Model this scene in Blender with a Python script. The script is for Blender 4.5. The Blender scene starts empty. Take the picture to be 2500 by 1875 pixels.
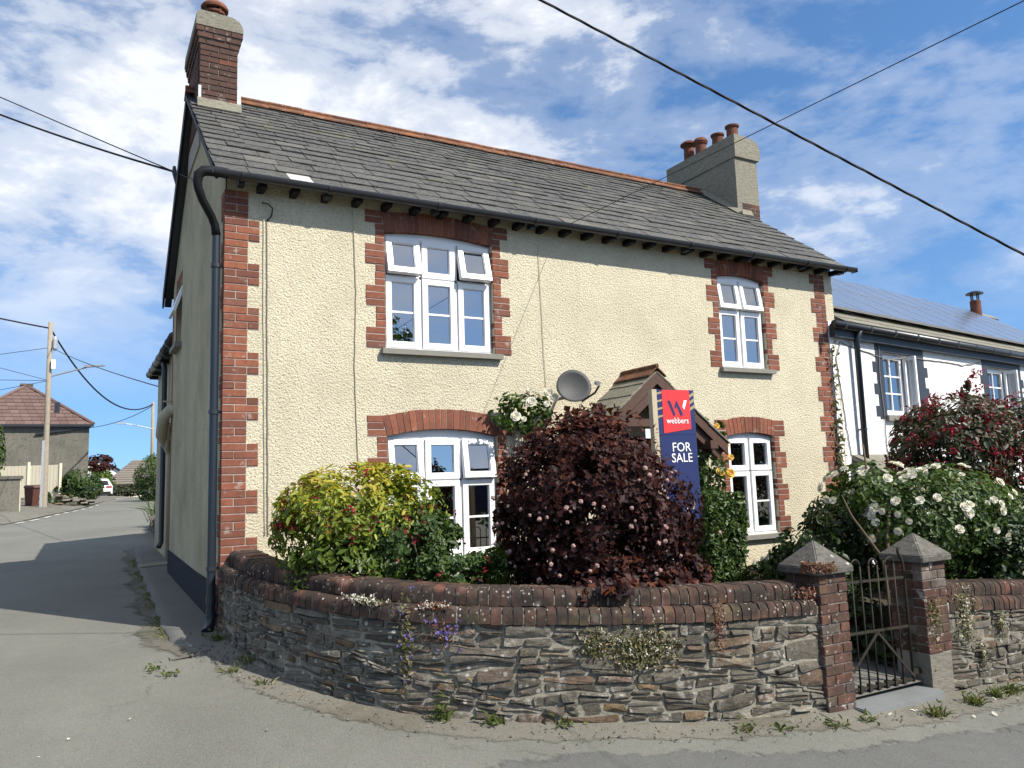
import bpy, math, random
import numpy as np
from mathutils import Matrix, Vector, Euler
random.seed(7); rng = np.random.default_rng(7)
R = math.radians
C = bpy.context.scene.collection
S = bpy.context.scene

# ------------------------------------------------------------------ camera, world, sun, exposure
CAM = Vector((-1.195, -7.878, 1.35))
yaw, pit, roll = R(-29.154), R(7.073), R(-1.889)
fw = Vector((-math.sin(yaw)*math.cos(pit), math.cos(yaw)*math.cos(pit), math.sin(pit)))
rt = Vector((math.cos(yaw), math.sin(yaw), 0)); up = rt.cross(fw)
r2 = math.cos(roll)*rt + math.sin(roll)*up; u2 = -math.sin(roll)*rt + math.cos(roll)*up
cd = bpy.data.cameras.new('camera'); cam = bpy.data.objects.new('camera', cd); C.objects.link(cam)
cam.matrix_world = Matrix(((r2.x, u2.x, -fw.x, CAM.x), (r2.y, u2.y, -fw.y, CAM.y), (r2.z, u2.z, -fw.z, CAM.z), (0, 0, 0, 1)))
cd.sensor_fit = 'HORIZONTAL'; cd.sensor_width = 36; cd.lens = 1900/2500*36; cd.clip_start = .05; cd.clip_end = 2000
S.camera = cam
SUN = Vector((.56, -1, 1.1)).normalized()
sl = bpy.data.lights.new('sun', 'SUN'); sl.energy = 4.9; sl.angle = R(.53); sl.color = (1, .94, .84)
so = bpy.data.objects.new('sun', sl); C.objects.link(so); so.rotation_euler = SUN.to_track_quat('Z', 'Y').to_euler(); so.location = (20, -40, 42)
S.view_settings.view_transform = 'Standard'; S.view_settings.look = 'None'; S.view_settings.gamma = 1
S.view_settings.exposure = .55
S.render.engine = 'CYCLES'
S.cycles.max_bounces = 6; S.cycles.transparent_max_bounces = 12; S.cycles.sample_clamp_indirect = 6

class NT:
    """small node-tree helper"""
    def __init__(s, tree): s.t = tree; s.n = tree.nodes; s.l = tree.links
    def nd(s, typ, ins=None, **props):
        n = s.n.new('ShaderNode'+typ)
        for k, v in props.items(): setattr(n, k, v)
        for k, v in (ins or {}).items():
            sock = n.inputs[k]
            if isinstance(v, bpy.types.NodeSocket): s.l.new(v, sock)
            elif isinstance(v, bpy.types.Node): s.l.new(v.outputs[0], sock)
            else: sock.default_value = v
        return n
    def math(s, op, a, b=0., clamp=False):
        return s.nd('Math', {0: a, 1: b}, operation=op, use_clamp=clamp).outputs[0]
    def ramp(s, fac, stops, mode='LINEAR'):
        n = s.nd('ValToRGB', {0: fac}); e = n.color_ramp.elements; n.color_ramp.interpolation = mode
        while len(e) < len(stops): e.new(.5)
        for el, (p, c) in zip(e, stops):
            el.position = p; el.color = (*c, 1) if len(c) == 3 else c
        return n.outputs[0]
    def mix(s, f, a, b, blend='MIX'):
        n = s.nd('Mix', data_type='RGBA', blend_type=blend)
        for i, v in ((0, f), (6, a), (7, b)):
            if isinstance(v, bpy.types.NodeSocket): s.l.new(v, n.inputs[i])
            elif i == 0: n.inputs[0].default_value = v
            else: n.inputs[i].default_value = (*v, 1)
        return n.outputs[2]
    def noise(s, vec, scale, detail=4, rough=.55, dist=0.):
        return s.nd('TexNoise', {'Vector': vec, 'Scale': scale, 'Detail': detail, 'Roughness': rough, 'Distortion': dist}).outputs[0]
    def bump(s, h, strength=.5, dist=.01):
        return s.nd('Bump', {'Height': h, 'Strength': strength, 'Distance': dist}).outputs[0]

w = bpy.data.worlds.new('World'); S.world = w; w.use_nodes = True
T = NT(w.node_tree); bg = w.node_tree.nodes['Background']
sky = T.nd('TexSky', sky_type='NISHITA', sun_disc=False, sun_elevation=math.asin(SUN.z), sun_rotation=math.atan2(SUN.x, SUN.y),
           air_density=1.0, dust_density=.2, ozone_density=3.0)
tc = T.nd('TexCoord').outputs['Generated']
sep = T.nd('SeparateXYZ', {0: tc})
SKYOFF = (9.9, 3.3, 2.2)
pm = T.nd('Mapping', {'Vector': tc, 'Location': SKYOFF, 'Rotation': (0, 0, .5), 'Scale': (1., 1., 2.3)}).outputs[0]
n1 = T.noise(pm, 1.5, 2, .5, .0); n2 = T.noise(pm, 5.5, 7, .58, .25); n3 = T.noise(pm, 17., 6, .62, .2)
cv = T.math('ADD', T.math('MULTIPLY', n1, 1.0), T.math('ADD', T.math('MULTIPLY', n2, .62), T.math('MULTIPLY', n3, .26)))
mask = T.ramp(T.math('SUBTRACT', cv, .5), [(.25, (0, 0, 0)), (.38, (.22, .22, .22)), (.48, (.66, .66, .66)), (.58, (.96, .96, .96))], 'EASE')
lowfade = T.ramp(sep.outputs[2], [(.0, (0, 0, 0)), (.10, (.0, .0, .0)), (.30, (1, 1, 1))])
mask = T.math('MULTIPLY', mask, lowfade)
ccol = T.ramp(n2, [(.3, (4.0, 4.3, 4.8)), (.62, (5.3, 5.4, 5.55))])
sv = T.nd('CombineXYZ', {0: sep.outputs[0], 1: sep.outputs[1], 2: T.math('ADD', T.math('MULTIPLY', T.math('MAXIMUM', sep.outputs[2], 0.), .85), .17)}).outputs[0]
T.l.new(T.nd('VectorMath', {0: sv}, operation='NORMALIZE').outputs[0], sky.inputs[0])
hs = T.nd('HueSaturation', {'Color': sky.outputs[0], 'Saturation': 1.16, 'Value': .95}).outputs[0]
T.l.new(T.mix(mask, hs, ccol), bg.inputs[0]); bg.inputs[1].default_value = .138

# ------------------------------------------------------------------ helpers
WM = {}
def link(name, data, parent=None, mw=None):
    o = bpy.data.objects.new(name, data); C.objects.link(o)
    mw = mw if mw is not None else Matrix.Identity(4)
    if parent is not None:
        o.parent = parent; o.matrix_parent_inverse = WM[parent].inverted()
    o.matrix_basis = mw; WM[o] = mw
    return o
def thing(name, label, cat, loc=(0, 0, 0), group=None):
    o = link(name, None, None, Matrix.Translation(loc)); o.empty_display_size = .2
    return tag(o, label, cat, group)
def tag(o, label, cat, group=None):
    o['label'] = label; o['category'] = cat
    if group: o['group'] = group
    return o
def kind(o, k): o['kind'] = k; return o

class MB:
    def __init__(s): s.v = []; s.f = []; s.a = []; s.cur = 0.
    def add(s, vs, fs):
        b = len(s.v); s.v += [tuple(v) for v in vs]
        for f in fs: s.f.append(tuple(b+i for i in f)); s.a.append(s.cur)
        return s
    def box(s, x0, x1, y0, y1, z0, z1):
        return s.add([(x0,y0,z0),(x1,y0,z0),(x1,y1,z0),(x0,y1,z0),(x0,y0,z1),(x1,y0,z1),(x1,y1,z1),(x0,y1,z1)],
                     [(3,2,1,0),(4,5,6,7),(0,1,5,4),(1,2,6,5),(2,3,7,6),(3,0,4,7)])
    def hexa(s, p):
        return s.add(p, [(3,2,1,0),(4,5,6,7),(0,1,5,4),(1,2,6,5),(2,3,7,6),(3,0,4,7)])
    def bar(s, a, b, wd, ht, upv=(0, 0, 1)):
        a, b = Vector(a), Vector(b); d = (b-a).normalized(); u = Vector(upv); sx = d.cross(u)
        if sx.length < 1e-4: sx = d.cross(Vector((0, 1, 0)))
        sx.normalize(); u = sx.cross(d).normalized()
        p = []
        for q in (a, b):
            for i, j in ((-1,-1),(1,-1),(1,1),(-1,1)): p.append(q+sx*(i*wd/2)+u*(j*ht/2))
        return s.add(p, [(3,2,1,0),(4,5,6,7),(0,1,5,4),(1,2,6,5),(2,3,7,6),(3,0,4,7)])
    def tube(s, pts, r, n=8, cap=True):
        pts = [Vector(p) for p in pts]; rs = r if isinstance(r, (list, tuple)) else [r]*len(pts)
        vs = []; fs = []; ref = None
        for i, p in enumerate(pts):
            d = (pts[min(i+1, len(pts)-1)]-pts[max(i-1, 0)]).normalized()
            if ref is None:
                ref = d.cross(Vector((0, 0, 1)))
                if ref.length < .05: ref = d.cross(Vector((1, 0, 0)))
            ref = (ref-d*ref.dot(d)).normalized(); b2 = d.cross(ref)
            for k in range(n):
                a = 2*math.pi*k/n; vs.append(p+(ref*math.cos(a)+b2*math.sin(a))*rs[i])
        for i in range(len(pts)-1):
            for k in range(n):
                fs.append((i*n+k, i*n+(k+1) % n, (i+1)*n+(k+1) % n, (i+1)*n+k))
        if cap: fs.append(tuple(range(n))[::-1]); fs.append(tuple((len(pts)-1)*n+k for k in range(n)))
        return s.add(vs, fs)
    def lathe(s, prof, c, n=16, axis='z'):
        vs = []; fs = []
        for r_, z in prof:
            for k in range(n):
                a = 2*math.pi*k/n; vs.append((c[0]+r_*math.cos(a), c[1]+r_*math.sin(a), c[2]+z))
        for i in range(len(prof)-1):
            for k in range(n): fs.append((i*n+k, i*n+(k+1) % n, (i+1)*n+(k+1) % n, (i+1)*n+k))
        fs.append(tuple(range(n))[::-1]); fs.append(tuple((len(prof)-1)*n+k for k in range(n)))
        return s.add(vs, fs)
    def prism(s, poly, ax, a, b):
        """poly of (p,q) extruded along axis ax ('x','y','z') from a to b"""
        def P(p, q, h): return {'x': (h, p, q), 'y': (p, h, q), 'z': (p, q, h)}[ax]
        n = len(poly); vs = [P(p, q, a) for p, q in poly]+[P(p, q, b) for p, q in poly]
        return s.add(vs, [tuple(range(n))[::-1], tuple(range(n, 2*n))]+[(i, (i+1) % n, n+(i+1) % n, n+i) for i in range(n)])
    def mesh(s, name, smooth=False):
        m = bpy.data.meshes.new(name); m.from_pydata(s.v, [], s.f)
        at = m.attributes.new('v', 'FLOAT', 'FACE'); at.data.foreach_set('value', np.array(s.a, dtype=np.float32))
        m.validate(); fix_normals(m)
        if smooth: m.polygons.foreach_set('use_smooth', [True]*len(m.polygons))
        return m
    def build(s, name, mat, parent=None, smooth=False, auto=None):
        m = s.mesh(name, smooth); m.materials.append(mat)
        if auto: 
            m.polygons.foreach_set('use_smooth', [True]*len(m.polygons)); m.set_sharp_from_angle(angle=R(auto))
        return link(name, m, parent)
import bmesh
def fix_normals(m):
    bm = bmesh.new(); bm.from_mesh(m); bmesh.ops.recalc_face_normals(bm, faces=bm.faces); bm.to_mesh(m); bm.free()

def sm(a, b, x):
    t = min(max((x-a)/(b-a), 0), 1); return t*t*(3-2*t)
def gz(x, y):
    """lie of the land: the lane climbs past the gable, the side road falls to the right"""
    if y >= 0:
        by = .024*min(y, 25)
        if y > 25: t = min(y, 60)-25; by += .024*t-.024*t*t/70
    elif y > -1: by = .024*y-.033*y*y
    elif y > -3.8: by = -.057+.09*(y+1)
    elif y > -6.8: t = -(y+3.8); by = -.309-.09*t+.015*t*t
    else: by = -.444
    ax = -.055*min(x, 14) if x > 0 else .03*max(x, -4)
    if y > 8: ax *= max(0, 1-(y-8)/10)
    return .03+by+ax

# ------------------------------------------------------------------ materials
MATS = {}
def newmat(name):
    m = bpy.data.materials.new(name); m.use_nodes = True; MATS[name] = m
    t = NT(m.node_tree); return m, t, m.node_tree.nodes['Principled BSDF']
def pset(p, t, base=None, rough=None, normal=None, spec=None, **kw):
    for k, v in (('Base Color', base), ('Roughness', rough), ('Normal', normal), ('Specular IOR Level', spec)):
        if v is None: continue
        if isinstance(v, bpy.types.NodeSocket): t.l.new(v, p.inputs[k])
        else: p.inputs[k].default_value = (*v, 1) if isinstance(v, tuple) else v
    for k, v in kw.items(): p.inputs[k].default_value = v
def var(t):
    """per-piece random number: object random mixed with the face value"""
    return t.math('FRACT', t.math('ADD', t.nd('ObjectInfo').outputs['Random'], t.nd('Attribute', attribute_name='v').outputs['Fac']))
def wpos(t): return t.nd('NewGeometry').outputs['Position']
def plain(name, col, rough=.5, spec=.4, metal=0., vary=.12, nscale=8., bump=0., bscale=60.):
    m, t, p = newmat(name); po = wpos(t); n = t.noise(po, nscale, 5)
    c = t.mix(n, tuple(x*(1-vary) for x in col), tuple(min(1, x*(1+vary)) for x in col))
    pset(p, t, c, rough, t.bump(t.noise(po, bscale, 3), bump, .004) if bump else None, spec, Metallic=metal)
    return m
def roughcast(name, col, dirt_pit, bs=34., bd=.02, strength=1., streak=.35):
    m, t, p = newmat(name); po = wpos(t)
    a = t.noise(po, bs, 5, .62, .4); b = t.noise(po, bs*2.7, 4, .6); v = t.nd('TexVoronoi', {'Vector': po, 'Scale': bs*1.1}).outputs[0]
    h = t.math('ADD', t.math('ADD', t.math('MULTIPLY', a, 1.), t.math('MULTIPLY', b, .35)), t.math('MULTIPLY', v, -.35))
    st = t.nd('Mapping', {'Vector': po, 'Scale': (5., 5., .5)}).outputs[0]
    d = t.math('MULTIPLY', t.ramp(t.noise(po, 1.1, 6, .65), [(.42, (0, 0, 0)), (.72, (1, 1, 1))]), streak)
    d2 = t.math('MULTIPLY', t.ramp(t.noise(st, 1.3, 5, .6), [(.5, (0, 0, 0)), (.75, (1, 1, 1))]), streak*.8)
    c = t.mix(t.math('MAXIMUM', d, d2), col, dirt_pit)
    c = t.mix(t.math('MULTIPLY', t.ramp(t.noise(po, 4.5, 5, .7), [(.45, (0, 0, 0)), (.75, (1, 1, 1))]), streak*.7), c, tuple(x*.5+y*.5 for x, y in zip(col, dirt_pit)))
    c = t.mix(t.ramp(a, [(.30, (1, 1, 1)), (.48, (0, 0, 0))]), c, tuple(x*.72 for x in dirt_pit))  # hollows of the bump noise take a darker tone
    pset(p, t, c, .92, t.bump(h, strength, bd), .15)
    return m
def brickmat(name, stops, mort_mix=.0, sooty=.0, bump=.5, lichen=0., moss=0.):
    m, t, p = newmat(name); po = wpos(t); vv = var(t)
    c = t.ramp(vv, stops); n = t.noise(po, 24, 6, .65); nf = t.noise(po, 120, 4, .7)
    c = t.mix(t.math('MULTIPLY', t.ramp(n, [(.35, (0, 0, 0)), (.7, (1, 1, 1))]), .45), c, tuple(x*.62 for x in stops[0][1]))
    if sooty: c = t.mix(t.math('MULTIPLY', t.ramp(t.noise(po, 5.5, 6, .7), [(.36, (0, 0, 0)), (.56, (1, 1, 1))]), sooty), c, (.028, .023, .02))
    if mort_mix: c = t.mix(t.math('MULTIPLY', t.ramp(t.noise(po, 9, 5, .6), [(.60, (0, 0, 0)), (.68, (1, 1, 1))]), mort_mix), c, (.36, .33, .30))
    if lichen:
        vo = t.nd('TexVoronoi', {'Vector': t.nd('Mapping', {'Vector': po, 'Location': (1, 2, 3)}).outputs[0], 'Scale': 21., 'Randomness': 1.})
        sp = t.ramp(t.math('ADD', vo.outputs[0], t.math('MULTIPLY', t.noise(po, 60, 3), .25)), [(.26, (1, 1, 1)), (.33, (0, 0, 0))])
        sp = t.math('MULTIPLY', sp, t.ramp(t.noise(po, 2.6, 3), [(.45, (0, 0, 0)), (.62, (1, 1, 1))]))
        c = t.mix(t.math('MULTIPLY', sp, lichen), c, (.42, .41, .37))
    if moss: c = t.mix(t.math('MULTIPLY', t.ramp(t.noise(po, 3.3, 6, .7), [(.55, (0, 0, 0)), (.7, (1, 1, 1))]), moss), c, (.12, .11, .05))
    h = t.math('ADD', t.math('MULTIPLY', n, .7), t.math('MULTIPLY', nf, .5))
    pset(p, t, c, .88, t.bump(h, bump, .006), .2)
    return m

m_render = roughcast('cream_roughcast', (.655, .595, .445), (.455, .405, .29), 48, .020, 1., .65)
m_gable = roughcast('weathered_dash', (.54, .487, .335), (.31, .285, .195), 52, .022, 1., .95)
m_white = roughcast('white_roughcast', (.80, .80, .80), (.62, .62, .62), 48, .014, .8, .45)
m_grey = roughcast('grey_cement', (.17, .16, .13), (.095, .09, .078), 12, .004, .35, .9)
m_plinth = roughcast('black_plinth', (.03, .034, .042), (.022, .024, .03), 60, .008, .9, .5)
m_brick = brickmat('red_brick', [(0, (.165, .066, .046)), (.3, (.22, .082, .052)), (.65, (.275, .10, .06)), (.85, (.325, .115, .062)), (1, (.19, .088, .066))], .5, .2)
m_chimbrick = brickmat('chimney_brick', [(0, (.085, .05, .04)), (.5, (.115, .06, .045)), (.93, (.105, .062, .05)), (1, (.26, .09, .045))], .35, .35)
m_cope = brickmat('coping_brick', [(0, (.075, .046, .036)), (.5, (.10, .058, .043)), (.88, (.135, .066, .047)), (1, (.20, .08, .053))], .2, .9, .9, .95, .45)
m_pillar = brickmat('pillar_brick', [(0, (.105, .062, .048)), (.4, (.145, .075, .056)), (.7, (.185, .085, .06)), (.82, (.15, .125, .102)), (1, (.24, .21, .18))], .95, .65, .9, .95, .5)
m_farbrick = brickmat('far_brick', [(0, (.38, .15, .08)), (1, (.46, .2, .1))])
m_mortar = plain('mortar', (.33, .30, .265), .95, .1, 0, .3, 14, .8, 70)
m_wallmortar = plain('wall_mortar', (.25, .237, .195), .95, .1, 0, .5, 9, 1., 40)
m_terra = brickmat('terracotta', [(0, (.22, .095, .05)), (.6, (.28, .12, .06)), (1, (.18, .085, .052))], .3, .5, .3, .6, .3)
m_pot = brickmat('chimney_pot', [(0, (.20, .078, .05)), (1, (.25, .10, .062))], 0, .5, .2)

def slatemat(name, stops, lich=(.21, .205, .175), amt=.75, yellow=.35):
    m, t, p = newmat(name); po = wpos(t); vv = var(t)
    st = t.nd('Mapping', {'Vector': po, 'Scale': (6., 24., 24.)}).outputs[0]
    c = t.ramp(vv, stops); n = t.noise(st, 1.9, 8, .78); n2 = t.noise(po, 34, 6, .75)
    c = t.mix(t.math('MULTIPLY', t.ramp(n, [(.46, (0, 0, 0)), (.68, (1, 1, 1))]), amt), c, lich)
    c = t.mix(t.math('MULTIPLY', t.ramp(n2, [(.52, (0, 0, 0)), (.66, (1, 1, 1))]), .5), c, tuple(x*1.15 for x in lich))
    c = t.mix(t.math('MULTIPLY', t.ramp(t.noise(po, 2.1, 5, .65), [(.56, (0, 0, 0)), (.74, (1, 1, 1))]), yellow), c, (.17, .16, .07))
    pset(p, t, c, .78, t.bump(t.math('ADD', n, n2), .7, .006), .3)
    return m
m_slate = slatemat('roof_slate', [(0, (.038, .038, .039)), (.5, (.05, .05, .05)), (.88, (.064, .063, .06)), (1, (.095, .09, .08))], (.185, .18, .16), .8, .4)
m_slate2 = slatemat('porch_slate', [(0, (.13, .125, .10)), (1, (.2, .19, .15))], (.3, .285, .22))
m_rooft = slatemat('concrete_tile', [(0, (.15, .13, .11)), (1, (.21, .185, .155))], (.2, .18, .15), .3, .0)
m_redtile = slatemat('old_red_tile', [(0, (.10, .06, .052)), (.5, (.13, .078, .066)), (1, (.16, .105, .09))], (.18, .14, .125), .5, .1)
m_stone = None
def stonemat(name, stops, lichen=.7, orange=.5, drk=.5, patina_sun=0.):
    m, t, p = newmat(name); po = wpos(t); vv = var(t)
    c = t.ramp(vv, stops); sc = t.nd('Mapping', {'Vector': po, 'Scale': (1., 1., 2.6)}).outputs[0]
    n = t.noise(sc, 13, 7, .7); nf = t.noise(po, 75, 5, .75)
    c = t.mix(t.math('MULTIPLY', t.ramp(n, [(.4, (0, 0, 0)), (.66, (1, 1, 1))]), drk), c, (.05, .047, .04))
    c = t.mix(t.math('MULTIPLY', t.ramp(nf, [(.5, (0, 0, 0)), (.72, (1, 1, 1))]), .55), c, (.25, .235, .205))
    vo = t.nd('TexVoronoi', {'Vector': po, 'Scale': 13., 'Randomness': 1.}).outputs[0]
    sp = t.ramp(t.math('ADD', vo, t.math('MULTIPLY', nf, .22)), [(.28, (1, 1, 1)), (.34, (0, 0, 0))])
    sp = t.math('MULTIPLY', sp, t.ramp(t.noise(po, 2.2, 4), [(.47, (0, 0, 0)), (.6, (1, 1, 1))]))
    c = t.mix(t.math('MULTIPLY', sp, lichen), c, (.40, .395, .37))
    og = t.math('MULTIPLY', t.ramp(t.noise(po, 17, 5, .7), [(.62, (0, 0, 0)), (.68, (1, 1, 1))]), t.ramp(t.noise(po, 3, 3), [(.45, (0, 0, 0)), (.6, (1, 1, 1))]))
    c = t.mix(t.math('MULTIPLY', og, orange), c, (.33, .20, .06))
    if patina_sun:
        pa = t.math('MULTIPLY', t.ramp(t.noise(po, 5.5, 8, .72, .4), [(.54, (0, 0, 0)), (.62, (1, 1, 1))]), patina_sun)
        c = t.mix(pa, c, (.33, .315, .27))  # pale crust, lightened to paint in mortar ledges catching sun
        pd = t.math('MULTIPLY', t.ramp(t.noise(po, 8., 8, .75), [(.5, (0, 0, 0)), (.66, (1, 1, 1))]), patina_sun); c = t.mix(pd, c, (.045, .04, .033))
    pset(p, t, c, .87, t.bump(t.math('ADD', t.math('MULTIPLY', n, 1.3), t.math('MULTIPLY', nf, .6)), .9, .012), .22)
    return m
m_stone = stonemat('rubble_slate_stone', [(0, (.07, .061, .048)), (.25, (.10, .088, .069)), (.5, (.135, .12, .094)), (.72, (.19, .175, .145)), (.86, (.125, .08, .056)), (.95, (.20, .13, .062)), (1, (.27, .25, .21))], 1., .8, .55, .72)
m_wallmortar = stonemat('wall_mortar', [(0, (.27, .255, .205)), (1, (.31, .29, .235))], .9, .7, .35, .6)
m_cap = stonemat('cast_stone_cap', [(0, (.11, .105, .092)), (1, (.14, .132, .115))], 1., .5, .75)
m_granite = stonemat('granite', [(0, (.19, .18, .145)), (1, (.21, .195, .16))], .4, .3, .4)
m_cement = stonemat('chimney_cement', [(0, (.24, .225, .175)), (1, (.26, .245, .19))], .35, .15, .45)
m_step = plain('slate_slab', (.17, .18, .18), .6, .4, 0, .25, 4, .4, 30)
m_pvc = plain('white_pvc', (.80, .80, .80), .32, .5, 0, .02)
m_black = plain('black_plastic', (.022, .024, .029), .36, .5, 0, .2, 6)
m_soot = plain('black_gloss_timber', (.010, .010, .012), .6, .2, 0, .2, 6)
m_navy = plain('dark_grey_paint', (.028, .035, .047), .55, .4, 0, .25, 10, .3, 40)
m_dpipe = plain('navy_grey_pipe', (.014, .02, .028), .35, .5, 0, .15)
m_beige = plain('beige_pipe', (.40, .36, .25), .6, .3, 0, .2, 10)
m_sill = plain('slate_sill', (.20, .19, .165), .8, .3, 0, .25, 14, .4, 60)
m_iron = plain('weathered_iron', (.032, .028, .021), .7, .25, .2, .45, 30, .4, 80)
m_woodbr = plain('brown_timber', (.075, .038, .024), .5, .4, 0, .3, 12, .3, 60)
m_wood = plain('sign_post_timber', (.42, .36, .25), .7, .3, 0, .15, 14)
m_polew = plain('weathered_pole', (.30, .26, .20), .85, .2, 0, .3, 9, .5, 40)
m_galv = plain('galvanised_steel', (.42, .43, .44), .45, .5, .5, .12)
m_dish = plain('grey_dish', (.065, .065, .064), .6, .3, 0, .06, 30)
m_wire = plain('black_cable', (.012, .012, .014), .6, .3)
m_greycable = plain('grey_cable', (.20, .19, .18), .7, .3)
m_creamcable = plain('painted_cable', (.50, .44, .31), .8, .2)
m_signblue = plain('sign_navy', (.018, .027, .10), .35, .5, 0, .05)
m_signred = plain('sign_red', (.62, .035, .035), .35, .5, 0, .04)
m_signgold = plain('sign_gold', (.33, .26, .14), .4, .5, 0, .05)
m_signwhite = plain('sign_white', (.82, .82, .82), .4, .5, 0, .02)
m_bin = plain('brown_bin_plastic', (.10, .04, .03), .45, .4, 0, .1)
m_fence = plain('cream_fence', (.62, .56, .42), .6, .3, 0, .08, 5)
m_carw = plain('white_car_paint', (.80, .80, .80), .15, .6, 0, .01)
m_tyre = plain('tyre_rubber', (.015, .015, .015), .8, .3)
m_tail = plain('tail_light_red', (.35, .01, .012), .2, .5)
m_lead = plain('lead_flashing', (.36, .37, .38), .5, .4, .3, .2, 20)
m_inner = plain('interior_plaster', (.30, .29, .27), .9, .1)
m_floor = plain('interior_floor', (.12, .08, .05), .7, .2)
m_curtain = plain('pale_curtain', (.62, .62, .62), .9, .1, 0, .1)
m_curtain2 = plain('blue_curtain', (.25, .33, .45), .9, .1, 0, .1)
m_bark = plain('bark', (.11, .085, .06), .9, .1, 0, .35, 20, .6, 60)
m_solarframe = plain('aluminium', (.55, .56, .58), .35, .5, .6, .05)

m, t, p = newmat('window_glass')   # double glazing: a clear pane with a stronger mirror image than single glass
fr = t.nd('Fresnel', {'IOR': 4.0}).outputs[0]
gl = t.nd('BsdfGlossy', {'Color': (.92, .96, 1, 1), 'Roughness': .012}); tr = t.nd('BsdfTransparent', {'Color': (.66, .72, .74, 1)})
mx = t.nd('MixShader', {0: fr, 1: tr.outputs[0], 2: gl.outputs[0]}); t.l.new(mx.outputs[0], m.node_tree.nodes['Material Output'].inputs[0]); m_glass = m
m, t, p = newmat('solar_cells'); po = t.nd('TexCoord').outputs['Object']
bk = t.nd('TexBrick', {'Vector': po, 'Scale': 1., 'Mortar Size': .006, 'Brick Width': .157, 'Row Height': .157, 'Color1': (.085, .11, .165, 1), 'Color2': (.095, .12, .175, 1), 'Mortar': (.3, .33, .38, 1)}, offset=0.)  # cell colours lightened to stand in for reflected sky
pset(p, t, bk.outputs[0], .22, None, .75); m_solar = m
def carpane():
    m, t, p = newmat('car_glass'); pset(p, t, (.02, .022, .025), .06, None, .6); return m
m_carglass = carpane()

def groundmat(name, base, stops_mul=1., grit=.5, patch=None, patchamt=0., edge=False):
    m, t, p = newmat(name); po = wpos(t)
    n1 = t.noise(po, .55, 6, .6); n2 = t.noise(po, 7, 6, .65); vo = t.nd('TexVoronoi', {'Vector': po, 'Scale': 85.}).outputs[1]
    g3 = t.noise(po, 150, 4, .75)
    c = t.mix(t.ramp(n1, [(.3, (0, 0, 0)), (.7, (1, 1, 1))]), tuple(x*.76 for x in base), tuple(x*1.2 for x in base))
    c = t.mix(t.math('MULTIPLY', t.ramp(n2, [(.38, (0, 0, 0)), (.7, (1, 1, 1))]), .35), c, tuple(x*.7 for x in base))
    c = t.mix(.28, c, t.mix(.7, vo, tuple(x*1. for x in base)), 'OVERLAY')
    c = t.mix(t.math('MULTIPLY', t.ramp(g3, [(.45, (0, 0, 0)), (.7, (1, 1, 1))]), grit), c, tuple(min(1, x*1.7) for x in base))
    c = t.mix(t.math('MULTIPLY', t.ramp(g3, [(.3, (1, 1, 1)), (.45, (0, 0, 0))]), grit), c, tuple(x*.45 for x in base))
    ck = t.nd('TexVoronoi', {'Vector': t.nd('VectorMath', {0: po, 1: t.nd('VectorMath', {0: t.nd('TexNoise', {'Vector': po, 'Scale': 2.2, 'Detail': 4.}).outputs[1], 3: .9}, operation='SCALE').outputs[0]}).outputs[0], 'Scale': .42}, feature='DISTANCE_TO_EDGE').outputs[0]
    c = t.mix(t.math('MULTIPLY', t.math('MULTIPLY', t.ramp(ck, [(.0, (1, 1, 1)), (.006, (0, 0, 0))]), t.ramp(t.noise(po, .8, 2), [(.5, (0, 0, 0)), (.6, (1, 1, 1))])), .6), c, tuple(x*.4 for x in base))
    sp = t.math('MULTIPLY', t.ramp(t.noise(po, 38, 3, .6), [(.66, (0, 0, 0)), (.72, (1, 1, 1))]), .5); c = t.mix(sp, c, tuple(min(1, x*1.6) for x in base))
    if patch: c = t.mix(t.math('MULTIPLY', t.ramp(t.noise(po, 1.6, 7, .7), [(.5, (0, 0, 0)), (.66, (1, 1, 1))]), patchamt), c, patch)
    pset(p, t, c, .9, t.bump(t.math('ADD', g3, t.math('MULTIPLY', n2, .6)), .7, .008), .25)
    if edge:                                  # worn-away rim: the sheet thins out to nothing in crumbs
        e = t.nd('Attribute', attribute_name='edge').outputs['Fac']
        a = t.ramp(t.math('SUBTRACT', t.math('ADD', t.math('MULTIPLY', n2, .9), t.math('MULTIPLY', g3, .45)), e), [(.0, (0, 0, 0)), (.12, (1, 1, 1))])
        mx = t.nd('MixShader', {0: a, 1: t.nd('BsdfTransparent').outputs[0], 2: p.outputs[0]}); t.l.new(mx.outputs[0], m.node_tree.nodes['Material Output'].inputs[0])
    return m
m_road = groundmat('old_tarmac', (.168, .168, .147), grit=.75)
m_newroad = groundmat('side_road_tarmac', (.125, .126, .118), grit=.75, edge=True)
m_pave = groundmat('concrete_path', (.15, .148, .135), grit=.6)
m_slab = groundmat('concrete_slab', (.24, .225, .185), grit=.4)
m_dirt = groundmat('gritty_verge', (.168, .16, .134), grit=.8, patch=(.10, .09, .066), patchamt=.75, edge=True)
m_gutter = groundmat('gutter_dirt', (.135, .126, .102), grit=.8, patch=(.06, .062, .035), patchamt=.7, edge=True)
m_earth = groundmat('earth', (.10, .085, .055), grit=.4, patch=(.06, .08, .03), patchamt=.8)
m_soil = groundmat('garden_soil', (.055, .045, .032), grit=.3)
m_paint = plain('road_paint', (.70, .69, .64), .7, .3, 0, .18, 12)

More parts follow.
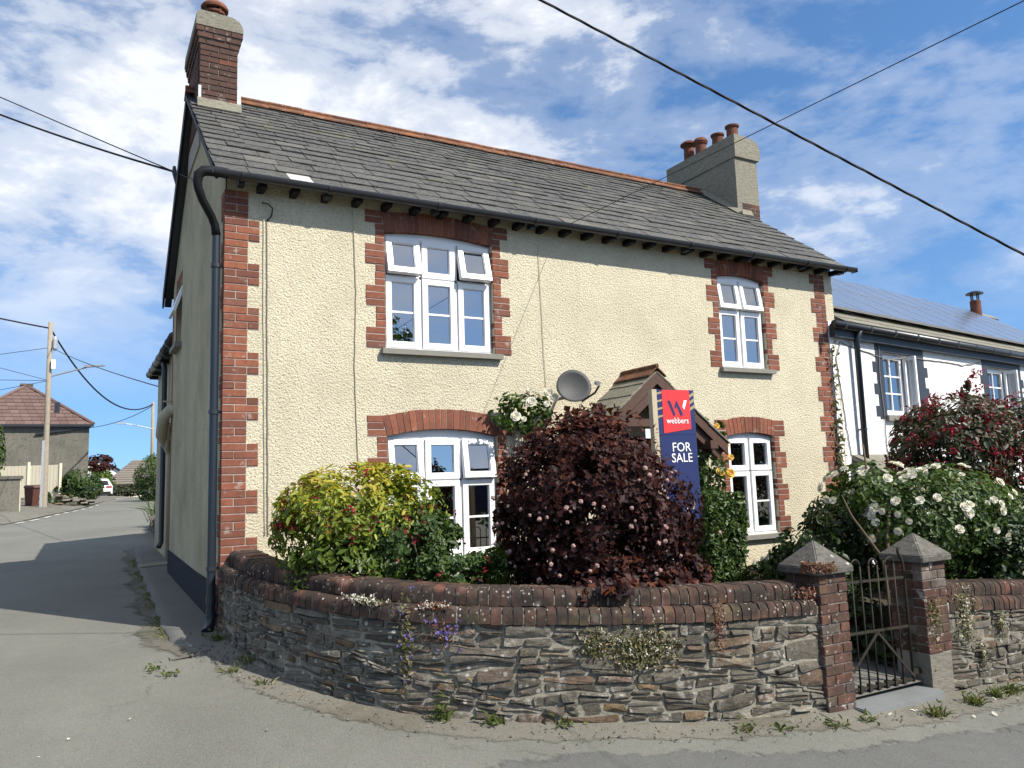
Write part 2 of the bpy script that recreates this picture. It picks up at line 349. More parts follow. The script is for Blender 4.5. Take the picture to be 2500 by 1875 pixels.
def leafmat(name, stops, trans=.35, rough=.45, spec=.4, tint=1.25):
    m, t, p = newmat(name); v = t.nd('Attribute', attribute_name='v').outputs['Fac']
    c = t.ramp(v, stops); pset(p, t, c, rough, None, spec)
    tl = t.nd('BsdfTranslucent', {'Color': t.mix(1., c, (tint, tint*1.0, tint*.7), 'MULTIPLY')})
    mx = t.nd('MixShader', {0: trans, 1: p.outputs[0], 2: tl.outputs[0]}); t.l.new(mx.outputs[0], m.node_tree.nodes['Material Output'].inputs[0])
    return m
l_green = leafmat('leaf_green', [(0, (.026, .055, .014)), (.5, (.052, .095, .02)), (1, (.11, .16, .032))])
l_dark = leafmat('leaf_dark_green', [(0, (.014, .032, .010)), (.6, (.026, .052, .015)), (1, (.05, .08, .02))])
l_yellow = leafmat('leaf_yellow_green', [(0, (.05, .09, .014)), (.35, (.11, .165, .018)), (.7, (.22, .26, .024)), (.9, (.34, .33, .03)), (1, (.42, .34, .04))])
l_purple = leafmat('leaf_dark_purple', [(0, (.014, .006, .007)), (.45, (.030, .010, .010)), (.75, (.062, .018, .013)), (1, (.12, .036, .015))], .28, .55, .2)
l_weig = leafmat('leaf_weigela', [(0, (.03, .05, .018)), (.45, (.05, .06, .022)), (.7, (.085, .045, .03)), (1, (.10, .02, .03))])
l_moss = leafmat('leaf_wallplant', [(0, (.06, .07, .02)), (.5, (.11, .115, .035)), (.8, (.16, .11, .05)), (1, (.42, .38, .26))])
l_red = leafmat('leaf_redbrown', [(0, (.12, .05, .03)), (.6, (.2, .08, .05)), (.9, (.22, .12, .07)), (1, (.5, .4, .35))])
l_grass = leafmat('leaf_grass', [(0, (.06, .09, .02)), (.6, (.11, .14, .035)), (1, (.24, .2, .09))])
f_white = leafmat('petal_white', [(0, (.62, .58, .46)), (1, (.82, .80, .74))], .3, .6, .2, 1.)
f_pink = leafmat('petal_pale_pink', [(0, (.30, .17, .155)), (1, (.48, .32, .29))], .2, .7, .2, 1.)
f_crim = leafmat('petal_crimson', [(0, (.16, .008, .02)), (1, (.30, .015, .04))], .3, .6, .2, 1.)
f_blue = leafmat('petal_violet', [(0, (.13, .11, .36)), (1, (.24, .2, .5))], .3, .6, .2, 1.)
f_yell = leafmat('petal_yellow', [(0, (.72, .42, .06)), (1, (.82, .58, .16))], .3, .6, .2, 1.)

# ------------------------------------------------------------------ ground, road, verges
def sheet(name, x0, x1, y0, y1, nx, ny, fz, mat, inside=None, parent=None):
    xs = np.linspace(x0, x1, nx); ys = np.linspace(y0, y1, ny); vs = []; fs = []
    for yv in ys:
        for xv in xs: vs.append((xv, yv, fz(xv, yv)))
    for j in range(ny-1):
        for i in range(nx-1):
            if inside is None or inside((xs[i]+xs[i+1])/2, (ys[j]+ys[j+1])/2): fs.append((j*nx+i, j*nx+i+1, (j+1)*nx+i+1, (j+1)*nx+i))
    b = MB(); b.add(vs, fs); return b.build(name, mat, parent, smooth=True)
kind(sheet('ground', -400, 400, -300, 800, 41, 56, lambda x, y: (gz(x, y)-.35 if abs(x) < 60 and abs(y) < 120 else -.6), m_earth), 'structure')
def strip(name, rows, mat, off=0., fz=gz, edges=None):
    """rows: list of polylines (same count) -> quad strip draped on the land"""
    vs = []; fs = []; n = len(rows[0])
    for r_ in rows:
        for q in r_: vs.append((q[0], q[1], fz(q[0], q[1])+(q[2] if len(q) > 2 else off)))
    for j in range(len(rows)-1):
        for i in range(n-1): fs.append((j*n+i, j*n+i+1, (j+1)*n+i+1, (j+1)*n+i))
    b = MB(); b.add(vs, fs); o = b.build(name, mat, None, smooth=True)
    if edges is not None:
        o.data.attributes.new('edge', 'FLOAT', 'POINT').data.foreach_set('value', np.repeat(np.array(edges, dtype=np.float32), n))
    return o
LEDGE = [(-7.5, -20), (-7.5, 4), (-6.2, 10), (-4.6, 16), (-3.21, 20.3), (-2.59, 22.7), (-2.01, 25.9), (-1.44, 28.5), (-.81, 32.5), (-.48, 35.9), (-.02, 40.3), (.9, 48), (2.2, 58), (5, 72), (14, 90)]
def ledge(y):
    for (a, b), (c, d) in zip(LEDGE, LEDGE[1:]):
        if b <= y <= d: return a+(c-a)*(y-b)/(d-b)
    return LEDGE[-1][0]
def redge(y):
    if y < 9.6: return 1.2
    if y < 30: return 1.2+(y-9.6)*.04
    return 2.0+(y-30)*.105
ys = list(np.arange(-16, -8, .8))+list(np.arange(-8, 12, .2))+list(np.arange(12, 89, 1.)); rows = []
for yv in ys:
    a, b_ = ledge(yv), redge(yv) if yv > -1.2 else 26
    if a < 0 < b_: row = [(a-a*k/14, yv) for k in range(14)]+[(b_*k/32, yv) for k in range(33)]
    else: row = [(a+(b_-a)*k/46, yv) for k in range(47)]
    rows.append(row)
kind(strip('road', rows, m_road, 0.), 'structure')
def poly_at(pts, x):
    for (a, b), (c, d) in zip(pts, pts[1:]):
        if a <= x <= c: return b+(d-b)*(x-a)/(c-a)
    return pts[0][1] if x < pts[0][0] else pts[-1][1]
SIDE = [(.2, -3.75), (.78, -3.45), (1.12, -3.36), (1.65, -3.45), (2.17, -3.62), (2.84, -3.87), (3.26, -4.0), (3.85, -4.03), (4.5, -4.08), (5.4, -4.18), (8, -4.35), (26, -5)]
xs_ = np.linspace(.2, 26, 260)
rows = [[(xv, poly_at(SIDE, xv)+.025*math.sin(xv*9)+.02*math.sin(xv*23+1)-f*(9-.3*abs(xv-6)) - max(0, 1.2-xv)*f*4, .006) for xv in xs_] for f in (0, .02, .06, .15, .3, .5, .75, 1)]
kind(strip('side_road', rows, m_newroad, edges=[1.3, .7, 0, 0, 0, 0, .6, 1.3]), 'structure')
# concrete path along the gable
pe = [(-.34, -.62), (-.44, .0), (-.44, .54), (-.40, 2.), (-.37, 3.4), (-.32, 6.2), (-.25, 8), (-.19, 9.7)]
pys = np.linspace(-.62, 9.7, 60)
def pel(y): return poly_at([(b, a) for a, b in pe], y)+.012*math.sin(y*7)+.008*math.sin(y*19)
pvm = MB(); vs = []
for yv in pys:
    for k in range(6):
        xv = pel(yv)+(0.13-pel(yv))*k/5; vs.append((xv, yv, gz(xv, yv)+.004+.031*sm(-.6, .1, yv)))
    vs.append((pel(yv)-.01, yv, gz(pel(yv), yv)-.06))
fs = []
for j in range(len(pys)-1):
    for k in range(5): fs.append((j*7+k, j*7+k+1, (j+1)*7+k+1, (j+1)*7+k))
    fs.append((j*7+6, j*7, (j+1)*7, (j+1)*7+6))
pvm.add(vs, fs); path = kind(pvm.build('footpath', m_pave, None, smooth=True), 'structure')
b = MB(); b.hexa([(pel(5.7), 5.7, gz(-.3, 5.7)-.02), (.1, 5.75, gz(0, 5.75)-.02), (.1, 6.25, gz(0, 6.2)-.02), (pel(6.1), 6.1, gz(-.3, 6.1)-.02),
                   (pel(5.7), 5.7, gz(-.3, 5.7)+.055), (.1, 5.75, gz(0, 5.75)+.055), (.1, 6.25, gz(0, 6.2)+.055), (pel(6.1), 6.1, gz(-.3, 6.1)+.055)])
b.build('slab', m_slab, path)

# ------------------------------------------------------------------ cottage
house = thing('cottage', 'cream roughcast cottage with red brick quoins, slate roof and two chimneys', 'cottage', (4.4, 2.4, 0))
XE = 8.93; RY, RZ = 2.5, 6.5; EY, EZ = -.22, 4.43; BY = 4.85
WIN = dict(UL=(1.656, 2.986, 2.805, 4.105, .05), UR=(6.536, 7.427, 2.805, 4.105, .05), LL=(1.656, 2.986, .52, 1.862, .08), LR=(6.536, 7.427, .51, 1.858, .05))
def wall_with_holes(x0, x1, z0, z1, holes, fy, thick, mat, name, parent, P=None):
    """front face grid with rectangular openings, plus reveals"""
    P = P or (lambda u, d, z: (u, fy+d, z))
    us = sorted({x0, x1, *[h[0] for h in holes], *[h[1] for h in holes]}); zs = sorted({z0, z1, *[h[2] for h in holes], *[h[3] for h in holes]})
    b = MB()
    for i in range(len(us)-1):
        for j in range(len(zs)-1):
            cu, cz = (us[i]+us[i+1])/2, (zs[j]+zs[j+1])/2
            if any(h[0] < cu < h[1] and h[2] < cz < h[3] for h in holes): continue
            for d in (0, thick):
                b.add([P(us[i], d, zs[j]), P(us[i+1], d, zs[j]), P(us[i+1], d, zs[j+1]), P(us[i], d, zs[j+1])], [(0, 1, 2, 3)])
    for h in holes:
        c = [(h[0], h[2]), (h[1], h[2]), (h[1], h[3]), (h[0], h[3])]
        for k in range(4):
            (a, q), (c2, e) = c[k], c[(k+1) % 4]
            b.add([P(a, 0, q), P(c2, 0, e), P(c2, thick, e), P(a, thick, q)], [(0, 1, 2, 3)])
    for (ua, za), (ub, zb) in (((x0, z0), (x1, z0)), ((x0, z1), (x1, z1)), ((x0, z0), (x0, z1)), ((x1, z0), (x1, z1))):
        b.add([P(ua, 0, za), P(ub, 0, zb), P(ub, thick, zb), P(ua, thick, za)], [(0, 1, 2, 3)])
    return b.build(name, mat, parent)
DOOR = (4.32, 5.28, -.2, 1.86, 0)
holes = [(h[0], h[1], h[2], h[3]+h[4]+.09) for h in WIN.values()]+[DOOR[:4]]
wall_with_holes(.012, XE-.004, -.7, 4.5, holes, 0, .3, m_render, 'front_wall', house)
# gables and rear wall
GW = (3.68, 4.3, 3.42, 4.35)
b = MB()
def gable(b, x0, x1, hole=None):
    for xx in (x0, x1):
        pts = [(.004, -.4), (BY, -.4), (BY, EZ), (RY, RZ-.1), (.004, EZ+.06)]
        if not hole: b.add([(xx, p, q) for p, q in pts], [(0, 1, 2, 3, 4)])
        else:
            y0, y1, z0, z1 = hole; V = lambda p, q: (xx, p, q)
            b.add([V(.004, -.4), V(y0, -.4), V(y0, EZ+.06+(y0-.004)*.5), V(RY, RZ-.1), V(.004, EZ+.06)], [(0, 1, 2, 3, 4)]) if y0 < RY else \
              b.add([V(.004, -.4), V(RY, -.4), V(RY, RZ-.1), V(.004, EZ+.06)], [(0, 1, 2, 3)])
            if y0 > RY:
                zt = lambda y: RZ-.1-(y-RY)/(BY-RY)*(RZ-.1-EZ)
                b.add([V(RY, -.4), V(y0, -.4), V(y0, zt(y0)), V(RY, RZ-.1)], [(0, 1, 2, 3)])
                b.add([V(y0, -.4), V(y1, -.4), V(y1, z0), V(y0, z0)], [(0, 1, 2, 3)])
                b.add([V(y0, z1), V(y1, z1), V(y1, zt(y1)), V(y0, zt(y0))], [(0, 1, 2, 3)])
                b.add([V(y1, -.4), V(BY, -.4), V(BY, EZ), V(y1, zt(y1))], [(0, 1, 2, 3)])
    if hole:
        y0, y1, z0, z1 = hole; cc = [(y0, z0), (y1, z0), (y1, z1), (y0, z1)]
        for k in range(4):
            (a, q), (c2, e) = cc[k], cc[(k+1) % 4]; b.add([(x0, a, q), (x0, c2, e), (x1, c2, e), (x1, a, q)], [(0, 1, 2, 3)])
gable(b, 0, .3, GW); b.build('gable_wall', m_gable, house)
b = MB(); gable(b, XE-.3, XE); b.build('gable_wall', m_render, house)
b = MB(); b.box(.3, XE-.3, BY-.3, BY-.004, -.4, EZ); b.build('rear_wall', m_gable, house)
b = MB(); b.box(-.012, .0, .12, BY-.01, gz(0, 2)-.4, .45); b.hexa([(-.012, BY-.01, -.2), (0, BY-.01, -.2), (0, .12, -.2), (-.012, .12, -.2), (-.013, BY-.01, .508), (.001, BY-.01, .508), (.001, .12, .42), (-.013, .12, .42)])
b.build('plinth', m_plinth, house)
# floors inside, rooms
b = MB(); b.box(.3, XE-.3, .3, BY-.3, 2.25, 2.42); b.build('ceiling', m_inner, house)
b = MB(); b.box(.3, XE-.3, .3, BY-.3, 4.3, 4.4); b.build('ceiling', m_inner, house)
b = MB(); b.box(.3, XE-.3, .3, BY-.3, -.4, -.2); b.build('floor', m_floor, house)
b = MB(); b.box(4.0, 4.1, .3, BY-.3, -.2, 4.3); b.box(5.5, 5.6, .3, BY-.3, -.2, 4.3); b.build('partition', m_inner, house)

_bm = {}
def boxmesh(dx, dy, dz, mat, bev=.004):
    k = (round(dx, 3), round(dy, 3), round(dz, 3), mat.name)
    if k not in _bm:
        bm = bmesh.new(); bmesh.ops.create_cube(bm, size=1)
        for v in bm.verts: v.co = Vector((v.co.x*dx, v.co.y*dy, v.co.z*dz))
        if bev: bmesh.ops.bevel(bm, geom=list(bm.edges), offset=bev, segments=1, affect='EDGES')
        me = bpy.data.meshes.new('brick'); bm.to_mesh(me); bm.free(); me.materials.append(mat)
        me.attributes.new('v', 'FLOAT', 'FACE'); _bm[k] = me
    return _bm[k]
def brick(parent, x0, x1, y0, y1, z0, z1, mat, jit=.0018, name='brick', rot=None):
    c = Vector(((x0+x1)/2+random.uniform(-jit, jit), (y0+y1)/2+random.uniform(-jit, jit)*1.6, (z0+z1)/2))
    mw = Matrix.Translation(c) @ Euler((random.uniform(-.006, .006), random.uniform(-.006, .006), random.uniform(-.006, .006))).to_matrix().to_4x4()
    return link(name, boxmesh(x1-x0, y1-y0, z1-z0, mat), parent, mw)
CR = .075; J = .008
# left quoin (wraps the corner)
def quoin_rows(ztop, zbot, first):
    """list of (z0,z1,wide) from the given list of (z, wide) block tops"""
    out = []
    for (za, wd), (zb, _) in zip(first, first[1:]):
        n = max(1, round((za-zb)/CR)); h = (za-zb)/n
        for i in range(n): out.append((za-(i+1)*h+J, za-i*h, wd))
    return out
blk = [(4.33, False), (4.041, True)]; z = 3.816; wd = False
while z > -.2: blk.append((z, wd)); z -= .225; wd = not wd
blk.append((z, wd))
qm = MB()
for z0, z1, wd in quoin_rows(0, 0, blk): qm.box(-.003, (.337 if wd else .225)-.004, -.003, (.1 if wd else .2), z0-J, z1)
quoin = qm.build('quoin', m_mortar, house)
for i, (z0, z1, wd) in enumerate(quoin_rows(0, 0, blk)):
    dep = .102 if wd else .205
    cuts = ([0, .112, .337] if i % 2 else [0, .225, .337]) if wd else ([0, .225] if i % 2 else [0, .1125, .225])
    for a, c2 in zip(cuts, cuts[1:]):
        brick(quoin, a-(.008 if a == 0 else 0), c2-J, -.009, dep if a == 0 else .1, z0, z1, m_brick)
# right quoin
blk = [(4.323, True), (4.171, False), (3.946, True)]; z = 3.721; wd = False
while z > -.4: blk.append((z, wd)); z -= .225; wd = not wd
blk.append((z, wd)); qm = MB()
for z0, z1, wd in quoin_rows(0, 0, blk): qm.box(8.742-(.32 if wd else .228), 8.742, -.003, .1, z0-J, z1)
quoin2 = qm.build('quoin', m_mortar, house)
for i, (z0, z1, wd) in enumerate(quoin_rows(0, 0, blk)):
    wtot = .325 if wd else .23
    cuts = ([0, .112, wtot] if i % 2 else [0, .215, wtot]) if wd else ([0, wtot] if i % 2 else [0, .115, wtot])
    for a, c2 in zip(cuts, cuts[1:]): brick(quoin2, 8.745-c2+J, 8.745-a, -.009, .1, z0, z1, m_brick)

RV = .085    # depth of the window reveal
def surround(key):
    x0, x1, zs, zt, rise = WIN[key]; upper = key[0] == 'U'
    mb = MB(); rows = []
    # jamb courses from the sill up
    if upper: heights = [(3, True), (3, False), (3, True), (3, False), (3, True), (3, False)]
    else: heights = [(3, True), (3, False), (3, True), (3, False), (3, True), (3, False), (3, True)]
    tot = sum(n for n, _ in heights); top = (4.19 if upper else 2.083); h = (top-zs)/tot; z = zs
    for n, wd in heights:
        for k in range(n): rows.append((z+J/2, z+h-J/2, wd)); z += h
    if upper:
        for k in range(2): rows.append((z+J/2, z+CR-J/2, True)); z += CR
    for z0, z1, wd in rows:
        ww = .215 if wd else .105
        mb.box(x0-ww+.004, x0-.003, -.004, RV+.03, z0-J/2, z1+J/2); mb.box(x1+.003, x1+ww-.004, -.004, RV+.03, z0-J/2, z1+J/2)
    # arch ring
    half = (x1-x0)/2; rad = (half*half+rise*rise)/(2*rise); cx = (x0+x1)/2; cz = zt+rise-rad; a0 = math.asin(half/rad)
    n = max(8, round(2*a0*rad/.074)); H = .218
    if n % 2 == 0: n += 1
    def AP(a, r): return (cx+math.sin(a)*r, cz+math.cos(a)*r)
    ring = [AP(-a0+2*a0*i/24, rad) for i in range(25)]; ring2 = [AP(-a0+2*a0*i/24, rad+H) for i in range(25)]
    for i in range(24):
        a, b2, c2, d = ring[i], ring[i+1], ring2[i+1], ring2[i]
        mb.hexa([(a[0], -.003, a[1]+.003), (b2[0], -.003, b2[1]+.003), (b2[0], RV+.03, b2[1]+.003), (a[0], RV+.03, a[1]+.003), (d[0], -.003, d[1]-.003), (c2[0], -.003, c2[1]-.003), (c2[0], RV+.03, c2[1]-.003), (d[0], RV+.03, d[1]-.003)])
    su = mb.build('window_surround', m_mortar, house)
    for z0, z1, wd in rows:
        if z0 > zt+.02 and upper and not wd: continue
        ww = .215 if wd else .105; e = random.uniform(-.004, .004)
        ex0 = AP(-a0, rad+.1)[0] if z1 > zt+.1 else x0
        ex1 = AP(a0, rad+.1)[0] if z1 > zt+.1 else x1
        brick(su, x0-ww+e, ex0-(.0 if z1 < zt+.1 else .006), -.009, RV+.04, z0, z1, m_brick); brick(su, ex1+(.0 if z1 < zt+.1 else .006), x1+ww+e, -.009, RV+.04, z0, z1, m_brick)
    for i in range(n):
        aa = -a0+2*a0*(i+.06)/n; ab = -a0+2*a0*(i+.94)/n; y0 = -.010+random.uniform(-.002, .002); dz = random.uniform(-.004, .004)
        q = [AP(aa, rad), AP(ab, rad), AP(ab, rad+H+dz), AP(aa, rad+H+dz)]
        vb = MB(); vb.hexa([(q[0][0], y0, q[0][1]), (q[1][0], y0, q[1][1]), (q[1][0], RV+.04, q[1][1]), (q[0][0], RV+.04, q[0][1]),
                           (q[3][0], y0, q[3][1]), (q[2][0], y0, q[2][1]), (q[2][0], RV+.04, q[2][1]), (q[3][0], RV+.04, q[3][1])])
        vb.build('brick', m_brick, su)
    return lambda x: cz+math.sqrt(rad*rad-(x-cx)**2)
def frame_rect(b, x0, x1, z0, z1, wd, y0, y1, M=None):
    P = []
    for (a, c) in (((x0, x1, z0, z0+wd)), ((x0, x1, z1-wd, z1)), ((x0, x0+wd, z0+wd, z1-wd)), ((x1-wd, x1, z0+wd, z1-wd))) if False else []: pass
    for q in ((x0, x1, z0, z0+wd), (x0, x1, z1-wd, z1), (x0, x0+wd, z0+wd, z1-wd), (x1-wd, x1, z0+wd, z1-wd)):
        b.box(q[0], q[1], y0, y1, q[2], q[3])
def xf(b, M): b.v = [tuple(M @ Vector(v)) for v in b.v]; return b
def window(key, cols, opens, tz=.635):
    x0, x1, zs, zt, rise = WIN[key]; arch = surround(key)
    yf = RV-.012; fwd = .03; b = MB(); zb = zs+.035
    frame_rect(b, x0+.004, x1-.004, zs+.002, zt, .034, yf, yf+.07)
    # arched head above the frame
    nseg = 14
    for i in range(nseg):
        xa = x0+.004+(x1-x0-.008)*i/nseg; xb = x0+.004+(x1-x0-.008)*(i+1)/nseg
        b.hexa([(xa, yf+.006, zt-.001), (xb, yf+.006, zt-.001), (xb, yf+.06, zt-.001), (xa, yf+.06, zt-.001), (xa, yf+.006, arch(xa)-.002), (xb, yf+.006, arch(xb)-.002), (xb, yf+.06, arch(xb)-.002), (xa, yf+.06, arch(xa)-.002)])
    tr = zb+(zt-zb)*tz; cw = (x1-x0)/cols
    b.box(x0+.034, x1-.034, yf+.004, yf+.066, tr-.014, tr+.014)
    for c in range(1, cols): b.box(x0+cw*c-.014, x0+cw*c+.014, yf+.004, yf+.066, zs+.03, zt-.03)
    wn = b.build('window', m_pvc, house)
    for c in range(cols):
        a, d = x0+cw*c+(.02 if c else .032), x0+cw*(c+1)-(.02 if c < cols-1 else .032)
        for lo, hi, op, bar_ in ((zs+.034, tr-.008, 0, True), (tr+.008, zt-.03, opens[c], False)):
            M = Matrix.Translation((0, yf, hi)) @ Matrix.Rotation(R(-op), 4, 'X') @ Matrix.Translation((0, -yf, -hi))
            sb = MB(); frame_rect(sb, a, d, lo, hi, .062, yf-.022, yf+.045)
            # chamfered inner bead
            frame_rect(sb, a+.058, d-.058, lo+.058, hi-.058, .012, yf-.008, yf+.03)
            xf(sb, M).build('sash', m_pvc, wn)
            pb = MB(); pb.box(a+.064, d-.064, yf+.008, yf+.014, lo+.064, hi-.064); xf(pb, M).build('pane', m_glass, wn)
            if bar_:
                gb = MB(); zc = lo+(hi-lo)*.5; gb.box(a+.06, d-.06, yf-.004, yf+.02, zc-.011, zc+.011); gb.build('glazing_bar', m_pvc, wn)
            if op:
                hb = MB(); hb.box((a+d)/2-.008, (a+d)/2+.008, yf+.016, yf+.03, lo+.066, lo+.11); xf(hb, M).build('handle', m_pvc, wn)
                sb2 = MB(); sb2.box(a+.05, a+.25, yf-.03, yf-.002, lo-.012, lo-.004); sb2.build('stay', m_fence, wn)
    sb = MB(); e = .055; sb.box(x0-e, x1+e+.02, -.075, RV+.05, zs-.062, zs-.004); sb.build('sill', m_sill, wn)
    st = MB(); st.box(x0+.006, x1-.006, yf-.03, yf, zs-.002, zs+.022); st.build('cill', m_pvc, wn)
    return wn
wUL = window('UL', 3, (13, 0, 15)); wUR = window('UR', 2, (9, 10)); wLL = window('LL', 3, (8, 0, 9)); wLR = window('LR', 2, (0, 0))
def curtain(parent, x0, x1, z0, z1, y, mat, n=14):
    b = MB(); vs = []; fs = []
    for i in range(n*4+1):
        x = x0+(x1-x0)*i/(n*4); yy = y+.025*math.sin(i*math.pi/2)
        vs += [(x, yy, z0), (x, yy, z1)]
    for i in range(n*4): fs.append((2*i, 2*i+2, 2*i+3, 2*i+1))
    b.add(vs, fs); return b.build('curtain', mat, parent, smooth=True)
curtain(wUL, 2.72, 3.1, 2.6, 4.2, .36, m_curtain); curtain(wUL, 1.5, 1.66, 2.6, 4.2, .36, m_curtain)
curtain(wLL, 1.45, 1.72, .3, 2.0, .36, m_curtain2); curtain(wLL, 2.86, 3.15, .3, 2.0, .36, m_curtain2)
curtain(wUR, 7.3, 7.6, 2.6, 4.2, .36, m_curtain); curtain(wLR, 7.34, 7.7, .3, 2., .36, m_curtain)
# gable window with its open top light
b = MB(); y0, y1, z0, z1 = GW
for q in ((y0, y1, z0, z0+.05), (y0, y1, z1-.05, z1), (y0, y0+.05, z0, z1), (y1-.05, y1, z0, z1)): b.box(.06, .12, q[0], q[1], q[2], q[3])
gwn = b.build('window', m_pvc, house)
b = MB(); b.box(.085, .091, y0+.05, y1-.05, z0+.05, z1-.05); b.build('pane', m_glass, gwn)
b = MB(); b.hexa([(-.12, y0+.02, 3.86), (-.12, y1-.02, 3.86), (-.08, y1-.02, 3.86), (-.08, y0+.02, 3.86), (.03, y0+.02, 4.32), (.03, y1-.02, 4.32), (.07, y1-.02, 4.32), (.07, y0+.02, 4.32)]); b.build('sash', m_pvc, gwn)
b = MB(); b.box(-.09, .1, y0-.06, y1+.08, z0-.07, z0-.004); b.build('sill', m_sill, gwn)
sur = MB(); sur.box(-.006, .09, y1+.002, y1+.11, z0, z1+.1); sur.box(-.006, .09, y0, y1, z1+.002, z1+.1); su = sur.build('window_surround', m_brick, house)
# door in the porch
b = MB(); b.box(4.4, 5.2, .1, .16, -.2, 1.8); b.box(4.34, 4.4, .06, .2, -.2, 1.84); b.box(5.2, 5.26, .06, .2, -.2, 1.84); door = b.build('door', m_woodbr, house)

# ---- roof
SL = math.hypot(RY-EY, RZ-EZ); su_ = (RY-EY)/SL; sz_ = (RZ-EZ)/SL
def RP(x, v, h=0.): return (x, EY+su_*v-sz_*h, EZ+sz_*v+su_*h)
VX0, VX1 = -.13, 9.0
b = MB()
b.hexa([RP(VX0+.02, .0, -.05), RP(VX1-.02, .0, -.05), RP(VX1-.02, SL, -.05), RP(VX0+.02, SL, -.05), RP(VX0+.02, .0, -.012), RP(VX1-.02, .0, -.012), RP(VX1-.02, SL, -.012), RP(VX0+.02, SL, -.012)])
ry2 = 2*RY-EY
b.hexa([(VX0+.02, RY, RZ-.06), (VX1-.02, RY, RZ-.06), (VX1-.02, ry2, EZ-.06), (VX0+.02, ry2, EZ-.06), (VX0+.02, RY, RZ+.01), (VX1-.02, RY, RZ+.01), (VX1-.02, ry2, EZ+.01), (VX0+.02, ry2, EZ+.01)])
roof = b.build('roof', m_navy, house)
rows_v = []; v = -.035; nrow = 18
exps = [.265-.125*(i/(nrow-1)) for i in range(nrow)]; k = (SL+.02)/sum(exps); exps = [e*k for e in exps]
CH_L = (-.03, .43, 1.98, 3.1); CH_R = (8.74, 9.27, 1.62, 3.35)
slates = []
for i, e in enumerate(exps):
    x = VX0+random.uniform(-.01, .008); first = True
    while x < VX1-.01:
        wl = random.uniform(.20, .42)*(1.12-.3*i/nrow)*(1.25 if random.random() < .25 else 1)
        if VX1-x-wl < .14: wl = VX1-x+random.uniform(-.015, .01)
        slates.append((x, x+wl, v, e, i)); x += wl
    v += e
def slate_pts(x0, x1, v, e):
    L = min(e*1.9, SL+.05-v); j = lambda a: random.uniform(-a, a); th = random.uniform(.010, .017); lift = .029+j(.006); g = .0035
    t0, t1 = j(.003), j(.003); dv0, dv1 = j(.007), j(.007); c = .012*random.random()
    x0 += g; x1 -= g
    return [RP(x0+j(.003), v+dv0, lift-th+t0), RP(x1+j(.003), v+dv1, lift-th+t1), RP(x1, v+L, -.004), RP(x0, v+L, -.004),
            RP(x0+c*.3, v+dv0, lift+t0), RP(x1-c*.3, v+dv1, lift+t1), RP(x1, v+L, .004), RP(x0, v+L, .004)]
stuff = MB(); order = sorted(slates, key=lambda s: -(s[1]-s[0])*s[3]+s[4]*.004)
white = min(slates, key=lambda s: abs((s[0]+s[1])/2-.82)+s[4]*9)
m_wslate = slatemat('pale_slate', [(0, (.42, .41, .38)), (1, (.46, .45, .42))], (.5, .49, .46), .4, 0)
cnt = 0
for s in order:
    if s[2]+s[3] > 1.99/su_ and CH_L[0]-.02 < (s[0]+s[1])/2 < CH_L[1]+.05 and s[2]*su_+EY > CH_L[2]: continue
    if cnt < 296 or s is white:
        sb = MB(); sb.cur = random.random(); sb.hexa(slate_pts(*s[:4]))
        o = sb.build('slate', m_wslate if s is white else m_slate, roof); cnt += 1
        if s is white: o['label'] = 'pale replacement slate near the eaves'
    else: stuff.cur = random.random(); stuff.hexa(slate_pts(*s[:4]))
kind(stuff.build('upper_slate_courses', m_slate, roof), 'stuff')
# ridge tiles with a roll
def ridge_tile(b, x0, x1, y, z, run=.14, drop=.105, th=.016, roll_=.03):
    for s_ in (-1, 1):
        b.hexa([(x0, y, z), (x1, y, z), (x1, y+s_*run, z-drop), (x0, y+s_*run, z-drop), (x0, y, z+th), (x1, y, z+th), (x1, y+s_*run, z-drop+th), (x0, y+s_*run, z-drop+th)])
    b.tube([(x0, y, z+.022), (x1, y, z+.022)], roll_, 8)
x = .45; 
while x < 8.72:
    x2 = min(x+.46, 8.74); b = MB(); b.cur = random.random(); ridge_tile(b, x+.003, x2-.003, RY, RZ+.055+random.uniform(-.004, .004)); b.build('ridge_tile', m_terra, roof); x += .46
b = MB(); ridge_tile(b, VX0-.005, CH_L[0]-.003, RY, RZ+.055); b.build('ridge_tile', m_terra, roof)
# bargeboards
for xx in (VX0+.012, VX1-.012):
    for sgn in (1, -1):
        ya, yb = (EY, RY) if sgn == 1 else (ry2, RY); b = MB(); x0, x1 = xx-.012, xx+.012; hb = .09 if sgn == 1 else .22
        b.hexa([(x0, ya, EZ-hb), (x1, ya, EZ-hb), (x1, yb, RZ-hb), (x0, yb, RZ-hb), (x0, ya, EZ-.02), (x1, ya, EZ-.02), (x1, yb, RZ-.02), (x0, yb, RZ-.02)]); b.build('bargeboard', m_soot, house)
# soffit boarding under the rear verge
b = MB(); b.hexa([(VX0+.03, ry2-.02, EZ-.2), (.0, ry2-.02, EZ-.2), (.0, RY, RZ-.2), (VX0+.03, RY, RZ-.2), (VX0+.03, ry2-.02, EZ-.17), (.0, ry2-.02, EZ-.17), (.0, RY, RZ-.17), (VX0+.03, RY, RZ-.17)]); b.build('soffit', m_black, house)
